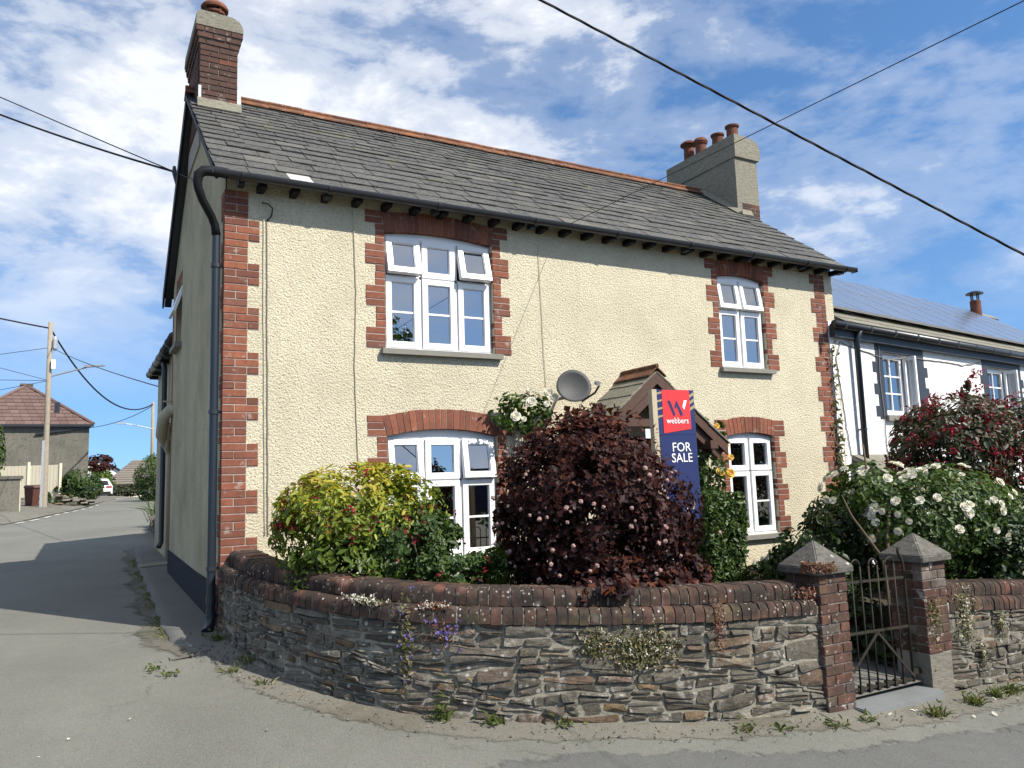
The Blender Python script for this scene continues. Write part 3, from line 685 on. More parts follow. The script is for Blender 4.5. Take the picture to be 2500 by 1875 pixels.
# rafter ends, gutter, downpipe
for i in range(27):
    xx = .33+i*.33; b = MB(); b.box(xx-.034, xx+.034, -.2, .01, EZ-.10, EZ-.03); b.build('rafter_end', m_soot, house)
GYv, GZv = -.255, 4.395; b = MB(); n = 40
def halfround(b, x0, x1, cy, cz, r=.056, seg=10):
    vs = []; fs = []
    for x in (x0, x1):
        for rr in (r, r-.006):
            for k in range(seg+1):
                a = math.pi+math.pi*k/seg; vs.append((x, cy+rr*math.cos(a), cz+.02+rr*math.sin(a)*1.15))
    m1 = seg+1
    for k in range(seg):
        fs += [(k, k+1, 2*m1+k+1, 2*m1+k), (m1+k, m1+k+1, 3*m1+k+1, 3*m1+k), (k, k+1, m1+k+1, m1+k), (2*m1+k, 2*m1+k+1, 3*m1+k+1, 3*m1+k)]
    fs += [(0, m1, 3*m1, 2*m1), (seg, m1+seg, 3*m1+seg, 2*m1+seg)]
    b.add(vs, fs)
halfround(b, -.16, 9.16, GYv, GZv); b.box(-.165, -.16, GYv-.05, GYv+.05, GZv-.03, GZv+.02); b.box(9.16, 9.166, GYv-.055, GYv+.055, GZv-.045, GZv+.025)
gut = b.build('gutter', m_black, house, auto=40)
for xx in (.12, .98, 2.2, 3.45, 4.65, 5.85, 7.0, 8.1, 8.95):
    b = MB(); halfround(b, xx-.02, xx+.02, GYv, GZv-.002, .064); b.box(xx-.03, xx+.03, GYv+.05, -.1, GZv-.07, GZv-.0); b.build('bracket', m_black, gut)
PX, PY = -.075, .05
b = MB(); b.tube([(-.02, GYv, GZv), (-.17, GYv, GZv), (-.24, GYv+.005, GZv-.008), (-.285, GYv+.015, GZv-.05), (-.29, GYv+.03, GZv-.12), (-.28, GYv+.045, GZv-.17), (-.235, -.16, 4.13), (-.13, -.02, 4.02), (-.09, .035, 3.95), (PX, PY, 3.86)], [.05, .05, .05, .048, .045, .043, .041, .041, .042, .044], 10); b.build('swan_neck', m_soot, house, smooth=True)
b = MB(); b.tube([(PX, PY, 3.86), (PX, PY, .20)], .040, 12); b.tube([(PX, PY, .24), (PX, PY, .13), (PX-.02, PY-.03, .08), (PX-.05, PY-.08, .055)], .046, 12)
dp = b.build('downpipe', m_dpipe, house, auto=40)
for zz in (3.55, 2.1, .62, .19):
    b = MB(); b.tube([(PX, PY, zz-.02), (PX, PY, zz+.02)], .049, 12); b.box(PX, .01, PY-.012, PY+.012, zz-.012, zz+.012); b.build('clip', m_black, dp)
b = MB(); b.tube([(PX, PY, .3), (PX, PY, .37)], .047, 12); b.build('joint', m_black, dp)

# ---- chimneys
def chimney_left():
    x0, x1, y0, y1 = CH_L; b = MB(); b.box(x0+.01, x1-.01, y0+.01, y1-.01, 5.6, 7.15); ch = b.build('chimney', m_mortar, house)
    z = 5.9; i = 0
    while z < 6.93:
        layers = [(0, 0.)]
        cuts = [0, .5, 1] if i % 2 else [0, .26, .76, 1]
        for a, c2 in zip(cuts, cuts[1:]): brick(ch, x0+(x1-x0)*a+.004, x0+(x1-x0)*c2-.004, y0-.004, y0+.1, z, z+.066, m_chimbrick)
        n = 5
        for k in range(n):
            ya = y0+.1+(y1-y0-.1)*k/n; yb = y0+.1+(y1-y0-.1)*(k+1)/n
            brick(ch, x0-.004, x0+.1, ya+.004, yb-.004, z, z+.066, m_chimbrick); 
        z += .0745; i += 1
    for e in (.018, .036, .054):                      # corbelled courses
        cuts = [0, .36, .64, 1] if i % 2 else [0, .18, .74, 1]
        for a, c2 in zip(cuts, cuts[1:]): brick(ch, x0-e+(x1-x0+2*e)*a+.003, x0-e+(x1-x0+2*e)*c2-.003, y0-e, y0+.1, z, z+.066, m_chimbrick)
        for k in range(5):
            ya = y0+.1+(y1-y0-.1)*k/5; yb = y0+.1+(y1-y0-.1)*(k+1)/5; brick(ch, x0-e, x0+.1, ya+.003, yb-.003, z, z+.066, m_chimbrick)
        mb = MB(); mb.box(x0-e+.02, x1+e-.02, y0-e+.02, y1+e, z-.008, z+.07); mb.build('mortar_core', m_mortar, ch)
        z += .0745; i += 1
    # rendered flaunching
    e = .056; b = MB(); prof = [(x0-e, z), (x1+e, z), (x1+e-.005, z+.07), (x1+e-.05, z+.15), (x1+e-.14, z+.19), (x0-e+.06, z+.2), (x0-e+.01, z+.16)]
    b.prism(prof, 'y', y0-e, y1+e); b.build('cap', m_cement, ch, auto=50)
    b = MB(); px, py, pz = .19, 2.35, z+.15
    b.lathe([(.13, 0), (.118, .1), (.115, .26), (.135, .27), (.135, .3), (.11, .31)], (px, py, pz), 18); b.build('pot', m_pot, ch, auto=40)
    b = MB(); b.lathe([(.17, .33), (.175, .36), (.15, .4), (.08, .45), (.02, .46)], (px, py, pz), 18); b.build('cowl', m_pot, ch, auto=40)
    for k in range(4):
        a = k*math.pi/2+.4; b = MB(); b.box(px+.13*math.cos(a)-.012, px+.13*math.cos(a)+.012, py+.13*math.sin(a)-.012, py+.13*math.sin(a)+.012, pz+.25, pz+.34); b.build('cowl_leg', m_pot, ch)
    for xx in (x0-.006, x1-.004):
        b = MB(); q = [RP(xx, (y0-EY)/su_-.03, .03), RP(xx, (y0-EY)/su_+.7, .03)]
        b.hexa([(xx-.004, y0-.015, 6.12), (xx+.05 if xx > .2 else xx+.03, y0-.015, 6.12), (xx+.05 if xx > .2 else xx+.03, y0-.004, 6.12), (xx-.004, y0-.004, 6.12), (xx-.004, y0-.015, 6.38), (xx+.04 if xx > .2 else xx+.03, y0-.015, 6.38), (xx+.04 if xx > .2 else xx+.03, y0-.004, 6.38), (xx-.004, y0-.004, 6.38)]); b.build('flashing', m_lead, ch)
    b = MB(); b.hexa([RP(x0-.03, 2.62, .03), RP(x1+.03, 2.62, .03), RP(x1+.03, 2.73, .05), RP(x0-.03, 2.73, .05), RP(x0-.03, 2.62, .045), RP(x1+.03, 2.62, .045), RP(x1+.03, 2.73, .12), RP(x0-.03, 2.73, .12)]); b.build('flaunching', m_cement, ch)
chimney_left()
def chimney_right():
    x0, x1, y0, y1 = CH_R; b = MB(); b.box(x0, x1, y0, y1, 4.2, 6.88); ch = b.build('chimney', m_cement, house)
    b = MB(); e = .04; zz = 6.88
    prof = [(y0-e, zz), (y1+e, zz), (y1+e, zz+.25), (y1+e-.07, zz+.36), (y1-.1, zz+.40), (y0-e+.03, zz+.42), (y0-e, zz+.38)]
    pr2 = [(x0-.02, zz), (x1+e, zz), (x1+e+.03, zz+.12), (x1+e+.02, zz+.24), (x1-.02, zz+.36), (x0+.2, zz+.41), (x0-.02, zz+.42)]
    b.prism(pr2, 'y', y0-e, y1+e); b.build('cap', m_cement, ch, auto=50)
    for (yy, top, rr) in ((3.02, .44, .0), (2.7, .37, .0), (2.25, .34, .0), (1.88, .35, .0)):
        b = MB(); px = 9.0; pz = zz+.38
        b.lathe([(.112, 0), (.105, top*.5), (.1, top-.05), (.125, top-.03), (.128, top), (.1, top+.005), (.085, top-.05)], (px, yy, pz), 18); pt = b.build('pot', m_pot, ch, auto=40)
        if yy > 2.5:
            b = MB(); b.lathe([(.165 if yy > 3 else .14, top-.0), (.165 if yy > 3 else .14, top+.03), (.1, top+.08), (.02, top+.1)], (px, yy, pz), 16); b.build('cowl', m_pot, ch, auto=40)
    z = 5.62; i = 0
    while z < 6.05:
        cuts = [0, .5, 1] if i % 2 else [0, .26, .76, 1]
        for a, c2 in zip(cuts, cuts[1:]): brick(ch, x0+.11+(x1-x0-.11)*a+.003, x0+.11+(x1-x0-.11)*c2-.003, y0-.006, y0+.09, z, z+.067, m_chimbrick)
        z += .0745; i += 1
    b = MB(); va = (y0-EY)/su_
    b.hexa([RP(x0-.09, va-.06, .03), RP(x0+.01, va-.06, .03), RP(x0+.01, SL, .03), RP(x0-.09, SL, .03), RP(x0-.09, va-.06, .045), RP(x0+.01, va-.06, .10), RP(x0+.01, SL, .10), RP(x0-.09, SL, .045)]); b.build('flashing', m_cement, ch)
    b = MB(); b.hexa([RP(x0, va-.1, .03), RP(VX1, va-.1, .03), RP(VX1, va+.01, .03), RP(x0, va+.01, .03), RP(x0, va-.1, .045), RP(VX1, va-.1, .045), RP(VX1, va+.01, .1), RP(x0, va+.01, .1)]); b.build('flaunching', m_cement, ch)
chimney_right()

# ---- rear wing of the cottage
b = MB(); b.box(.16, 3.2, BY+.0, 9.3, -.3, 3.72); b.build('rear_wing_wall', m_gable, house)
b = MB(); b.hexa([(.02, BY+.01, 3.7), (3.2, BY+.01, 5.3), (3.2, 9.42, 5.3), (.02, 9.42, 3.7), (.02, BY+.01, 3.76), (3.2, BY+.01, 5.36), (3.2, 9.42, 5.36), (.02, 9.42, 3.76)]); b.build('rear_wing_roof', m_slate, house)
b = MB(); b.tube([(.0, BY+.02, 3.72), (.0, 9.45, 3.72)], .06, 10); b.build('gutter', m_black, house, smooth=True)
for yy in (5.5, 6.3, 7.1, 7.9, 8.7, 9.3): b = MB(); b.tube([(.0, yy-.03, 3.72), (.0, yy+.03, 3.72)], .068, 10); b.box(.0, .17, yy-.02, yy+.02, 3.62, 3.7); b.build('bracket', m_black, house)
b = MB(); b.tube([(.06, 7.0, 3.66), (.08, 7.0, 3.5), (.08, 7.0, .5), (.04, 6.93, .42)], .045, 10); b.build('downpipe', m_black, house, smooth=True)
b = MB(); b.tube([(.3, 4.55, 2.55), (-.05, 4.6, 2.55), (-.12, 4.72, 2.45), (-.12, 4.95, 2.2), (.0, 5.3, 2.05), (.06, 5.45, 1.9), (.06, 5.45, .3)], [.08, .085, .085, .085, .07, .05, .05], 10); b.build('soil_pipe', m_beige, house, smooth=True)
b = MB(); b.tube([(.1, 4.75, 2.4), (-.03, 4.8, 2.35), (-.03, 5.1, 2.0), (.1, 5.3, 1.8), (.1, 5.3, .3)], .03, 8); b.tube([(-.14, 4.62, 2.68), (.0, 4.62, 2.68)], .012, 6); b.build('waste_pipe', m_beige, house, smooth=True)
b = MB(); b.box(-.006, .05, BY-.11, BY+.006, -.2, 4.2); b.build('quoin', m_brick, house)

# ---- porch canopy
PX0, PXC, PX1, PYF, PZA, PZE = 3.73, 4.8, 5.87, -.66, 2.58, 1.72
b = MB()
for s_, xe in ((-1, PX0), (1, PX1)):
    b.hexa([(PXC, PYF+.02, PZA-.05), (xe, PYF+.02, PZE-.05), (xe, .01, PZE-.05), (PXC, .01, PZA-.05), (PXC, PYF+.02, PZA), (xe, PYF+.02, PZE), (xe, .01, PZE), (PXC, .01, PZA)])
porch = b.build('porch', m_woodbr, house)
pl = math.hypot(PX1-PXC, PZA-PZE); ux, uz = (PX1-PXC)/pl, (PZA-PZE)/pl
for s_ in (-1, 1):
    for i in range(6):
        v0 = i*pl/6-.02; y = PYF-.03
        def PP(v, yy, h): return (PXC+s_*(PX1-PXC)*(1)-s_*ux*v+s_*uz*h, yy, PZE+uz*v+ux*h)
        y = PYF-.035+random.uniform(-.01, .01); k = 0
        while y < -.02:
            y2 = min(y+random.uniform(.2, .33), .0)
            if -y2 < .1: y2 = .0
            L = min(pl/6*1.8, pl-v0); sb = MB(); sb.cur = random.random(); j = random.uniform(-.006, .006)
            sb.hexa([PP(v0+j, y+.003, .016), PP(v0+j, y2-.003, .016), PP(v0+L, y2-.003, .0), PP(v0+L, y+.003, .0), PP(v0+j, y+.003, .028), PP(v0+j, y2-.003, .028), PP(v0+L, y2-.003, .01), PP(v0+L, y+.003, .01)])
            sb.build('slate', m_slate2, porch); y = y2
# crested ridge tiles on the porch, bargeboards, tie beam
for (ya, yb) in ((-.70, -.36), (-.355, -.01)):
    b = MB(); b.cur = random.random()
    for s_ in (-1, 1): b.hexa([(PXC, ya, PZA+.05), (PXC+s_*.13, ya, PZA-.055), (PXC+s_*.13, yb, PZA-.055), (PXC, yb, PZA+.05), (PXC, ya, PZA+.067), (PXC+s_*.13, ya, PZA-.038), (PXC+s_*.13, yb, PZA-.038), (PXC, yb, PZA+.067)])
    b.tube([(PXC, ya, PZA+.075), (PXC, yb, PZA+.075)], .025, 8); b.build('ridge_tile', m_terra, porch)
for s_ in (-1, 1):
    xe = PXC+s_*(PX1-PXC+.0); b = MB()
    b.hexa([(PXC, PYF-.02, PZA-.14), (xe, PYF-.02, PZE-.14), (xe, PYF+.01, PZE-.14), (PXC, PYF+.01, PZA-.14), (PXC, PYF-.02, PZA+.01), (xe, PYF-.02, PZE+.01), (xe, PYF+.01, PZE+.01), (PXC, PYF+.01, PZA+.01)])
    b.build('bargeboard', m_woodbr, porch)
    b = MB(); b.hexa([(PXC, PYF+.03, PZA-.30), (xe-s_*.12, PYF+.03, PZE-.18), (xe-s_*.12, PYF+.1, PZE-.18), (PXC, PYF+.1, PZA-.30), (PXC, PYF+.03, PZA-.12), (xe-s_*.0, PYF+.03, PZE-.06), (xe-s_*.0, PYF+.1, PZE-.06), (PXC, PYF+.1, PZA-.12)]); b.build('rafter', m_woodbr, porch)
    b = MB(); b.box(min(xe-s_*.2, xe-s_*.32), max(xe-s_*.2, xe-s_*.32), PYF-.06, .0, PZE-.06, PZE+.04); b.build('purlin', m_woodbr, porch)
    b = MB(); b.bar((xe-s_*.26, -.02, PZE-.75), (xe-s_*.26, PYF+.1, PZE-.08), .06, .06); b.build('strut', m_woodbr, porch)
b = MB(); b.box(PXC-.62, PXC+.62, PYF+.005, PYF+.09, 1.93, 2.02); b.build('tie_beam', m_woodbr, porch)
b = MB(); b.box(PXC-.03, PXC+.03, PYF+.04, PYF+.09, 2.0, PZA-.3); b.build('king_post', m_woodbr, porch)
b = MB(); b.box(4.60, 4.92, PYF-.004, PYF+.012, 1.79, 1.90); np_ = b.build('name_plate', m_signwhite, porch)

def text(s, size, M, mat, parent, name='lettering', ext=.0015, align='CENTER', sx=1.):
    cu = bpy.data.curves.new('t', 'FONT'); cu.body = s; cu.size = size; cu.extrude = ext; cu.align_x = align; cu.resolution_u = 3; cu.offset = .0
    o = bpy.data.objects.new('t', cu); C.objects.link(o); dg = bpy.context.evaluated_depsgraph_get(); dg.update()
    me = bpy.data.meshes.new_from_object(o.evaluated_get(dg)); bpy.data.objects.remove(o); bpy.data.curves.remove(cu)
    me.transform(Matrix.Diagonal((sx, 1, 1, 1))); me.transform(M); me.materials.clear(); me.materials.append(mat)
    return link(name, me, parent)
UP = Matrix.Rotation(R(90), 4, 'X')
text('H', .10, Matrix.Translation((4.76, PYF-.0055, 1.805)) @ UP, m_black, np_, ext=.001)

# ------------------------------------------------------------------ garden wall (rubble stone, two courses of bullnose coping brick)
def catmull(pts, n=10):
    P = [pts[0]]+list(pts)+[pts[-1]]; out = []
    for i in range(1, len(P)-2):
        a, b_, c, d = [np.array(q, float) for q in P[i-1:i+3]]
        for k in range(n):
            t = k/n; out.append(.5*((2*b_)+(-a+c)*t+(2*a-5*b_+4*c-d)*t*t+(-a+3*b_-3*c+d)*t**3))
    out.append(np.array(pts[-1], float)); return np.array(out)
class Path:
    def __init__(s, pts):                      # pts: x, y, coping z
        s.p = catmull(pts); d = np.hypot(*np.diff(s.p[:, :2], axis=0).T); s.s = np.concatenate([[0], np.cumsum(d)]); s.L = s.s[-1]
    def at(s, u, off=0.):
        u = min(max(u, 0), s.L); x, y, z = [np.interp(u, s.s, s.p[:, k]) for k in range(3)]
        e = .08; a, b_ = max(u-e, 0), min(u+e, s.L)
        tx = np.interp(b_, s.s, s.p[:, 0])-np.interp(a, s.s, s.p[:, 0]); ty = np.interp(b_, s.s, s.p[:, 1])-np.interp(a, s.s, s.p[:, 1]); l = math.hypot(tx, ty)
        tx, ty = tx/l, ty/l; nx, ny = ty, -tx
        return x+nx*off, y+ny*off, z, (tx, ty), (nx, ny)
def stone_wall(name, label, path, zbase=gz, seed=1, thick=.32, big=None, top_drop=0., group=None):
    rs = random.Random(seed); x, y, z, _, _ = path.at(path.L/2)
    w_ = thing(name, label, 'garden wall', (x, y, zbase(x, y)), group)
    n = int(path.L/.08); core = MB(); vs = []; fs = []
    for i in range(n+1):
        u = path.L*i/n; xf_, yf_, zc, t_, nn = path.at(u, .001); xb, yb = path.at(u, -thick)[:2]; zb = zbase(xf_, yf_)-.25
        vs += [(xf_, yf_, zb), (xf_, yf_, zc+.02), (xb, yb, zc+.02), (xb, yb, zb)]
    for i in range(n):
        for k in range(3): fs.append((i*4+k, i*4+k+1, i*4+4+k+1, i*4+4+k))
    fs += [(0, 1, 2, 3), (n*4+3, n*4+2, n*4+1, n*4)]
    core.add(vs, fs); core.build('mortar_core', m_wallmortar, w_)
    H = 1.0; cells = []
    def sub(u0, u1, h0, h1, depth, hh):
        wd, ht = u1-u0, (h1-h0)*hh
        if ht > rs.choice([.05, .065, .085, .11, .17]) and depth < 5:
            c = h0+(h1-h0)*rs.uniform(.34, .66); sub(u0, u1, h0, c, depth+1, hh); sub(u0, u1, c, h1, depth+1, hh)
        elif wd > rs.choice([.2, .3, .38, .5]) and wd > ht*1.5:
            c = u0+wd*rs.uniform(.3, .7); sub(u0, c, h0, h1, depth+1, hh); sub(c, u1, h0, h1, depth+1, hh)
        elif ht > .06 and wd > .16 and rs.random() < .45:
            c = h0+(h1-h0)*rs.uniform(.3, .7); sub(u0, u1, h0, c, depth+1, hh); sub(u0, u1, c, h1, depth+1, hh)
        else: cells.append((u0, u1, h0, h1))
    hs_ = [0]+sorted(rs.uniform(.14, .86) for _ in range(0)); hs_ = [0, .2, .38, .58, .78, 1.]
    hh = .62
    for a, c in zip(hs_, hs_[1:]):
        u = 0.
        while u < path.L-.05:
            wd = rs.uniform(.35, .9); u1 = min(u+wd, path.L)
            if path.L-u1 < .2: u1 = path.L
            sub(u, u1, a, c, 0, hh); u = u1
    wav = lambda u, h: .022*math.sin(u*2.3+h*7)+.016*math.sin(u*5.1+h*13+1)+.010*math.sin(u*11+h*23)
    cnt = 0; cells.sort(key=lambda c: -(c[1]-c[0])*(c[3]-c[2])); extra = MB()
    for (u0, u1, h0, h1) in cells:
        g = rs.uniform(.003, .008)
        def PT(u, h, o):
            xx, yy, zc, t_, nn = path.at(u, 0); zb = zbase(xx, yy)-.06; env = math.sin(max(0, min(1, h))*math.pi)**.5 if 0 < h < 1 else 0
            return Vector((xx+nn[0]*o, yy+nn[1]*o, zb+(zc-zb)*h+wav(u, h)*env))
        hg = g/hh; uu0, uu1, hh0, hh1 = u0+g, u1-g, h0+hg*.7, h1-hg*.7
        if uu1-uu0 < .02 or hh1-hh0 < .015: continue
        du, dh = uu1-uu0, hh1-hh0; j = lambda a: rs.uniform(-a, a)
        ring = []
        for (fu, fh) in ((0, .12), (.08, 0), (.5, 0), (.92, 0), (1, .12), (1, .88), (.92, 1), (.5, 1), (.08, 1), (0, .88)):
            ring.append((uu0+du*fu+j(min(.010, du*.07)), hh0+dh*fh+j(min(.013, dh*.09))))
        pr = rs.choice([.005, .008, .011, .015, .02, .028]); tl = j(.010); tv = j(.012)
        b = MB() if cnt < 300 else extra; b.cur = rs.random()
        c_u, c_h = (uu0+uu1)/2+j(.02), (hh0+hh1)/2
        base = [PT(u, h, -.03) for u, h in ring]
        front = [PT(c_u+(u-c_u)*.93, c_h+(h-c_h)*.9, pr+tl*(u-c_u)/max(du, .05)*2+tv*(h-c_h)/max(dh, .03)*1.5+j(.004)) for u, h in ring]
        nn_ = len(ring); cen = PT(c_u, c_h, pr+.006+j(.006))
        b.add(base+front+[cen], [(i, (i+1) % nn_, nn_+(i+1) % nn_, nn_+i) for i in range(nn_)]+[(nn_+i, nn_+(i+1) % nn_, 2*nn_) for i in range(nn_)])
        if cnt < 300: b.build('stone', m_stone, w_)
        cnt += 1
    if extra.v: kind(extra.build('small_stones', m_stone, w_), 'stuff')
    return w_
_cop = {}
def copmesh(wd, dep, ht, r=.055, key=0):
    k = (round(wd, 3), dep, ht, key)
    if k not in _cop:
        b = MB(); prof = [(0, 0), (0, ht-r)]
        for i in range(1, 6): a = math.pi-math.pi/2*i/5; prof.append((r+r*math.cos(a), ht-r+r*math.sin(a)))
        prof += [(dep, ht), (dep, 0)]
        b.prism(prof, 'x', -wd/2, wd/2); m_ = b.mesh('coping_brick'); m_.materials.append(m_cope); m_.polygons.foreach_set('use_smooth', [True]*len(m_.polygons)); m_.set_sharp_from_angle(angle=R(35)); _cop[k] = m_
    return _cop[k]
def coping(w_, path, rows):
    """rows: (front offset, z above wall top, height, depth)"""
    for (fo, dz, ht, dep) in rows:
        core = MB(); n = int(path.L/.07); vs = []; fs = []
        for i in range(n+1):
            u = path.L*i/n; xa, ya, zc, _, _ = path.at(u, fo-.007); xb, yb = path.at(u, fo-dep+.01)[:2]; xm, ym = path.at(u, fo-.05)[:2]
            vs += [(xa, ya, zc+dz+.003), (xa, ya, zc+dz+ht-.05), (xm, ym, zc+dz+ht-.006), (xb, yb, zc+dz+ht-.006), (xb, yb, zc+dz+.003)]
        for i in range(n):
            for k in range(4): fs.append((i*5+k, i*5+k+1, i*5+5+k+1, i*5+5+k))
        core.add(vs, fs); core.build('mortar_bed', m_wallmortar, w_)
        u = .04
        while u < path.L-.03:
            wd = random.choice([.066, .07, .062]); x, y, z, t_, nn = path.at(u+wd/2, fo)
            slope = (path.at(u+wd+.05)[2]-path.at(u-.05)[2])/(wd+.1)
            ang = math.atan2(t_[1], t_[0])
            mw = Matrix.Translation((x, y, z+dz+random.uniform(-.004, .004))) @ Matrix.Rotation(ang+random.uniform(-.02, .02), 4, 'Z') @ Matrix.Rotation(-math.atan(slope)+random.uniform(-.02, .02), 4, 'Y') @ Matrix.Translation((0, random.uniform(-.005, .004), 0))
            link('coping_brick', copmesh(wd, dep, ht), w_, mw); u += wd+random.uniform(.008, .014)
WP = [(.015, .0, .56), (.01, -.38, .545), (.04, -.86, .52), (.138, -1.39, .50), (.274, -1.75, .475), (.426, -2.09, .453), (.726, -2.545, .419), (1.067, -2.81, .392), (1.43, -3.02, .37), (1.75, -3.155, .352), (2.09, -3.28, .334), (2.44, -3.40, .317), (2.81, -3.50, .30), (3.34, -3.58, .28), (3.80, -3.63, .262)]
p1 = Path(WP); wall1 = stone_wall('garden_wall', 'curved rubble stone garden wall topped with dark bullnose coping bricks', p1, seed=3)
coping(wall1, p1, [(.035, .0, .108, .24), (-.055, .112, .115, .25)])
p2 = Path([(5.34, -3.64, .115), (5.8, -3.66, .08), (6.4, -3.68, .035), (7.2, -3.7, -.02), (8.6, -3.75, -.11), (10.5, -3.8, -.22)])
wall2 = stone_wall('garden_wall', 'straight rubble stone wall beyond the iron gate, below white roses', p2, seed=9)
coping(wall2, p2, [(.03, .0, .115, .24), (-.05, .12, .115, .25)])
b = MB(); b.box(5.045, 5.335, -3.672, -3.5, -.62, -.206); b.build('corner_stone', m_granite, wall2)
# verge of grit along the wall foot
def verge(name, path, u0, u1, wfun, n=90):
    rows = []
    for f in (0, .15, .35, .6, .85, 1.):
        row = []
        for i in range(n+1):
            u = u0+(u1-u0)*i/n; x, y, _, t_, nn = path.at(u); wd = wfun(u, i)
            row.append((x+nn[0]*(wd*f-.03), y+nn[1]*(wd*f-.03), .002+.022*(1-f)**2))
        rows.append(row)
    return kind(strip(name, rows, m_dirt, edges=[0, 0, .15, .45, .8, 1.3]), 'structure')
verge('verge', p1, .35, p1.L, lambda u, i: .30+.14*sm(0, 1.6, u)-.02*u/5+.02*math.sin(u*4))
pg = Path([(3.7, -3.66, 0), (4.1, -3.68, 0), (4.6, -3.72, 0), (5.0, -3.72, 0), (5.4, -3.70, 0), (7, -3.72, 0), (10, -3.8, 0)])
verge('verge', pg, 0, pg.L, lambda u, i: .50+.03*math.sin(u*3))
# garden beds behind the wall
def inside_garden(x, y):
    return y < .0 and y > poly_at([(q[0], q[1]) for q in WP[2:]], x)+.2 and x > .12
kind(sheet('garden_bed', .1, 4.3, -3.6, .02, 60, 60, lambda x, y: .50-.075*x+.02*math.sin(x*7)*math.sin(y*6), m_soil, inside_garden), 'structure')
kind(sheet('garden_bed', 5.2, 11, -3.5, .6, 30, 24, lambda x, y: .12-.05*(x-5.2)+.03*math.sin(x*5)*math.sin(y*4), m_soil), 'structure')
kind(sheet('garden_path', 4.12, 5.25, -3.6, .1, 8, 30, lambda x, y: -.42+.16*(y+3.6)*.9, m_pave), 'structure')

b = MB(); b.hexa([(5.19, -3.5, -.7), (5.24, -3.5, -.7), (5.24, .0, -.7), (5.19, .0, -.7), (5.19, -3.5, .10), (5.24, -3.5, .10), (5.24, .0, .10), (5.19, .0, .10)])
kind(b.build('bed_edging', m_soil, None), 'structure')
b = MB(); b.box(4.1, 4.14, -3.3, .0, -.7, .2); kind(b.build('bed_edging', m_soil, None), 'structure')

# ------------------------------------------------------------------ gate pillars, gate, threshold slab
def pillar(label, x0, x1, y0, y1, zb, zcap, apex, seed, stone_below=None):
    rs = random.Random(seed); t_ = thing('gate_pillar', label, 'gate pillar', ((x0+x1)/2, (y0+y1)/2, zb), 'brick gate pillars')
    b = MB(); b.box(x0+.012, x1-.012, y0+.012, y1-.012, zb-.1, zcap); b.build('mortar_core', m_mortar, t_)
    z = zcap-CR; i = 0
    while z > (stone_below if stone_below is not None else zb-.06):
        for side in range(4):
            flip = (i+side) % 2
            L = (x1-x0) if side % 2 == 0 else (y1-y0)
            cuts = [0, .66, 1] if flip else [0, .34, 1]
            for a, c in zip(cuts, cuts[1:]):
                e = rs.uniform(-.003, .003)
                if side == 0: brick(t_, x0+L*a+.004, x0+L*c-.004, y0+e, y0+.1, z+.004, z+CR-.004, m_pillar)
                if side == 2 and False: pass
                if side == 1: brick(t_, x1-.1, x1-e, y0+.1+(L-.1)*a+.004, y0+.1+(L-.1)*c-.004, z+.004, z+CR-.004, m_pillar)
                if side == 3: brick(t_, x0+e, x0+.1, y0+.1+(L-.1)*a+.004, y0+.1+(L-.1)*c-.004, z+.004, z+CR-.004, m_pillar)
        z -= CR; i += 1
    e = .042; ch = .055; b = MB(); cx, cy = (x0+x1)/2, (y0+y1)/2
    q = [(x0-e, y0-e), (x1+e, y0-e), (x1+e, y1+e), (x0-e, y1+e)]; k = 3
    b.add([(a, c, zcap) for a, c in q]+[(a, c, zcap+ch) for a, c in q]+[(cx, cy, apex)], [(3, 2, 1, 0)]+[(i, (i+1) % 4, 4+(i+1) % 4, 4+i) for i in range(4)]+[(4+i, 4+(i+1) % 4, 8) for i in range(4)])
    m_ = b.mesh('cap'); bm = bmesh.new(); bm.from_mesh(m_); bmesh.ops.bevel(bm, geom=list(bm.edges), offset=.008, segments=2, affect='EDGES'); bm.to_mesh(m_); bm.free(); m_.materials.append(m_cap); link('cap', m_, t_)
    return t_
pillar('brick gate pillar at the end of the curved wall, red stonecrop on its pyramid cap', 3.77, 4.09, -3.675, -3.355, -.53, .555, .81, 1)
pillar('brick gate pillar with a granite block at its foot and bare pyramid cap', 5.035, 5.36, -3.675, -3.35, -.56, .55, .79, 2, -.27)
b = MB(); b.hexa([(4.05, -3.80, -.60), (5.06, -3.76, -.62), (5.06, -3.3, -.62), (4.05, -3.3, -.60), (4.05, -3.80, -.458), (5.06, -3.76, -.47), (5.06, -3.3, -.45), (4.05, -3.3, -.44)])
m_ = b.mesh('threshold_slab'); bm = bmesh.new(); bm.from_mesh(m_); bmesh.ops.bevel(bm, geom=list(bm.edges), offset=.008, segments=2, affect='EDGES'); bm.to_mesh(m_); bm.free(); m_.materials.append(m_step)
tag(link('threshold_slab', m_, None), 'grey slate slab lying as threshold under the iron gate', 'slab')
gate = thing('iron_gate', 'narrow weathered iron garden gate with hooped tops and diagonal braces', 'gate', (4.55, -3.58, -.4))
GY = -3.575; gx = [4.17+i*.107 for i in range(8)]; zt_, zm_, zb_ = .45, .05, -.375
def gz_(z, x): return z-.022*(x-4.17)
for zz, nm in ((zt_, 'rail'), (zm_, 'rail'), (zb_, 'rail')):
    b = MB(); b.bar((4.10, GY, gz_(zz, 4.1)), (4.945, GY, gz_(zz, 4.945)), .012, .02); b.build('rail', m_iron, gate)
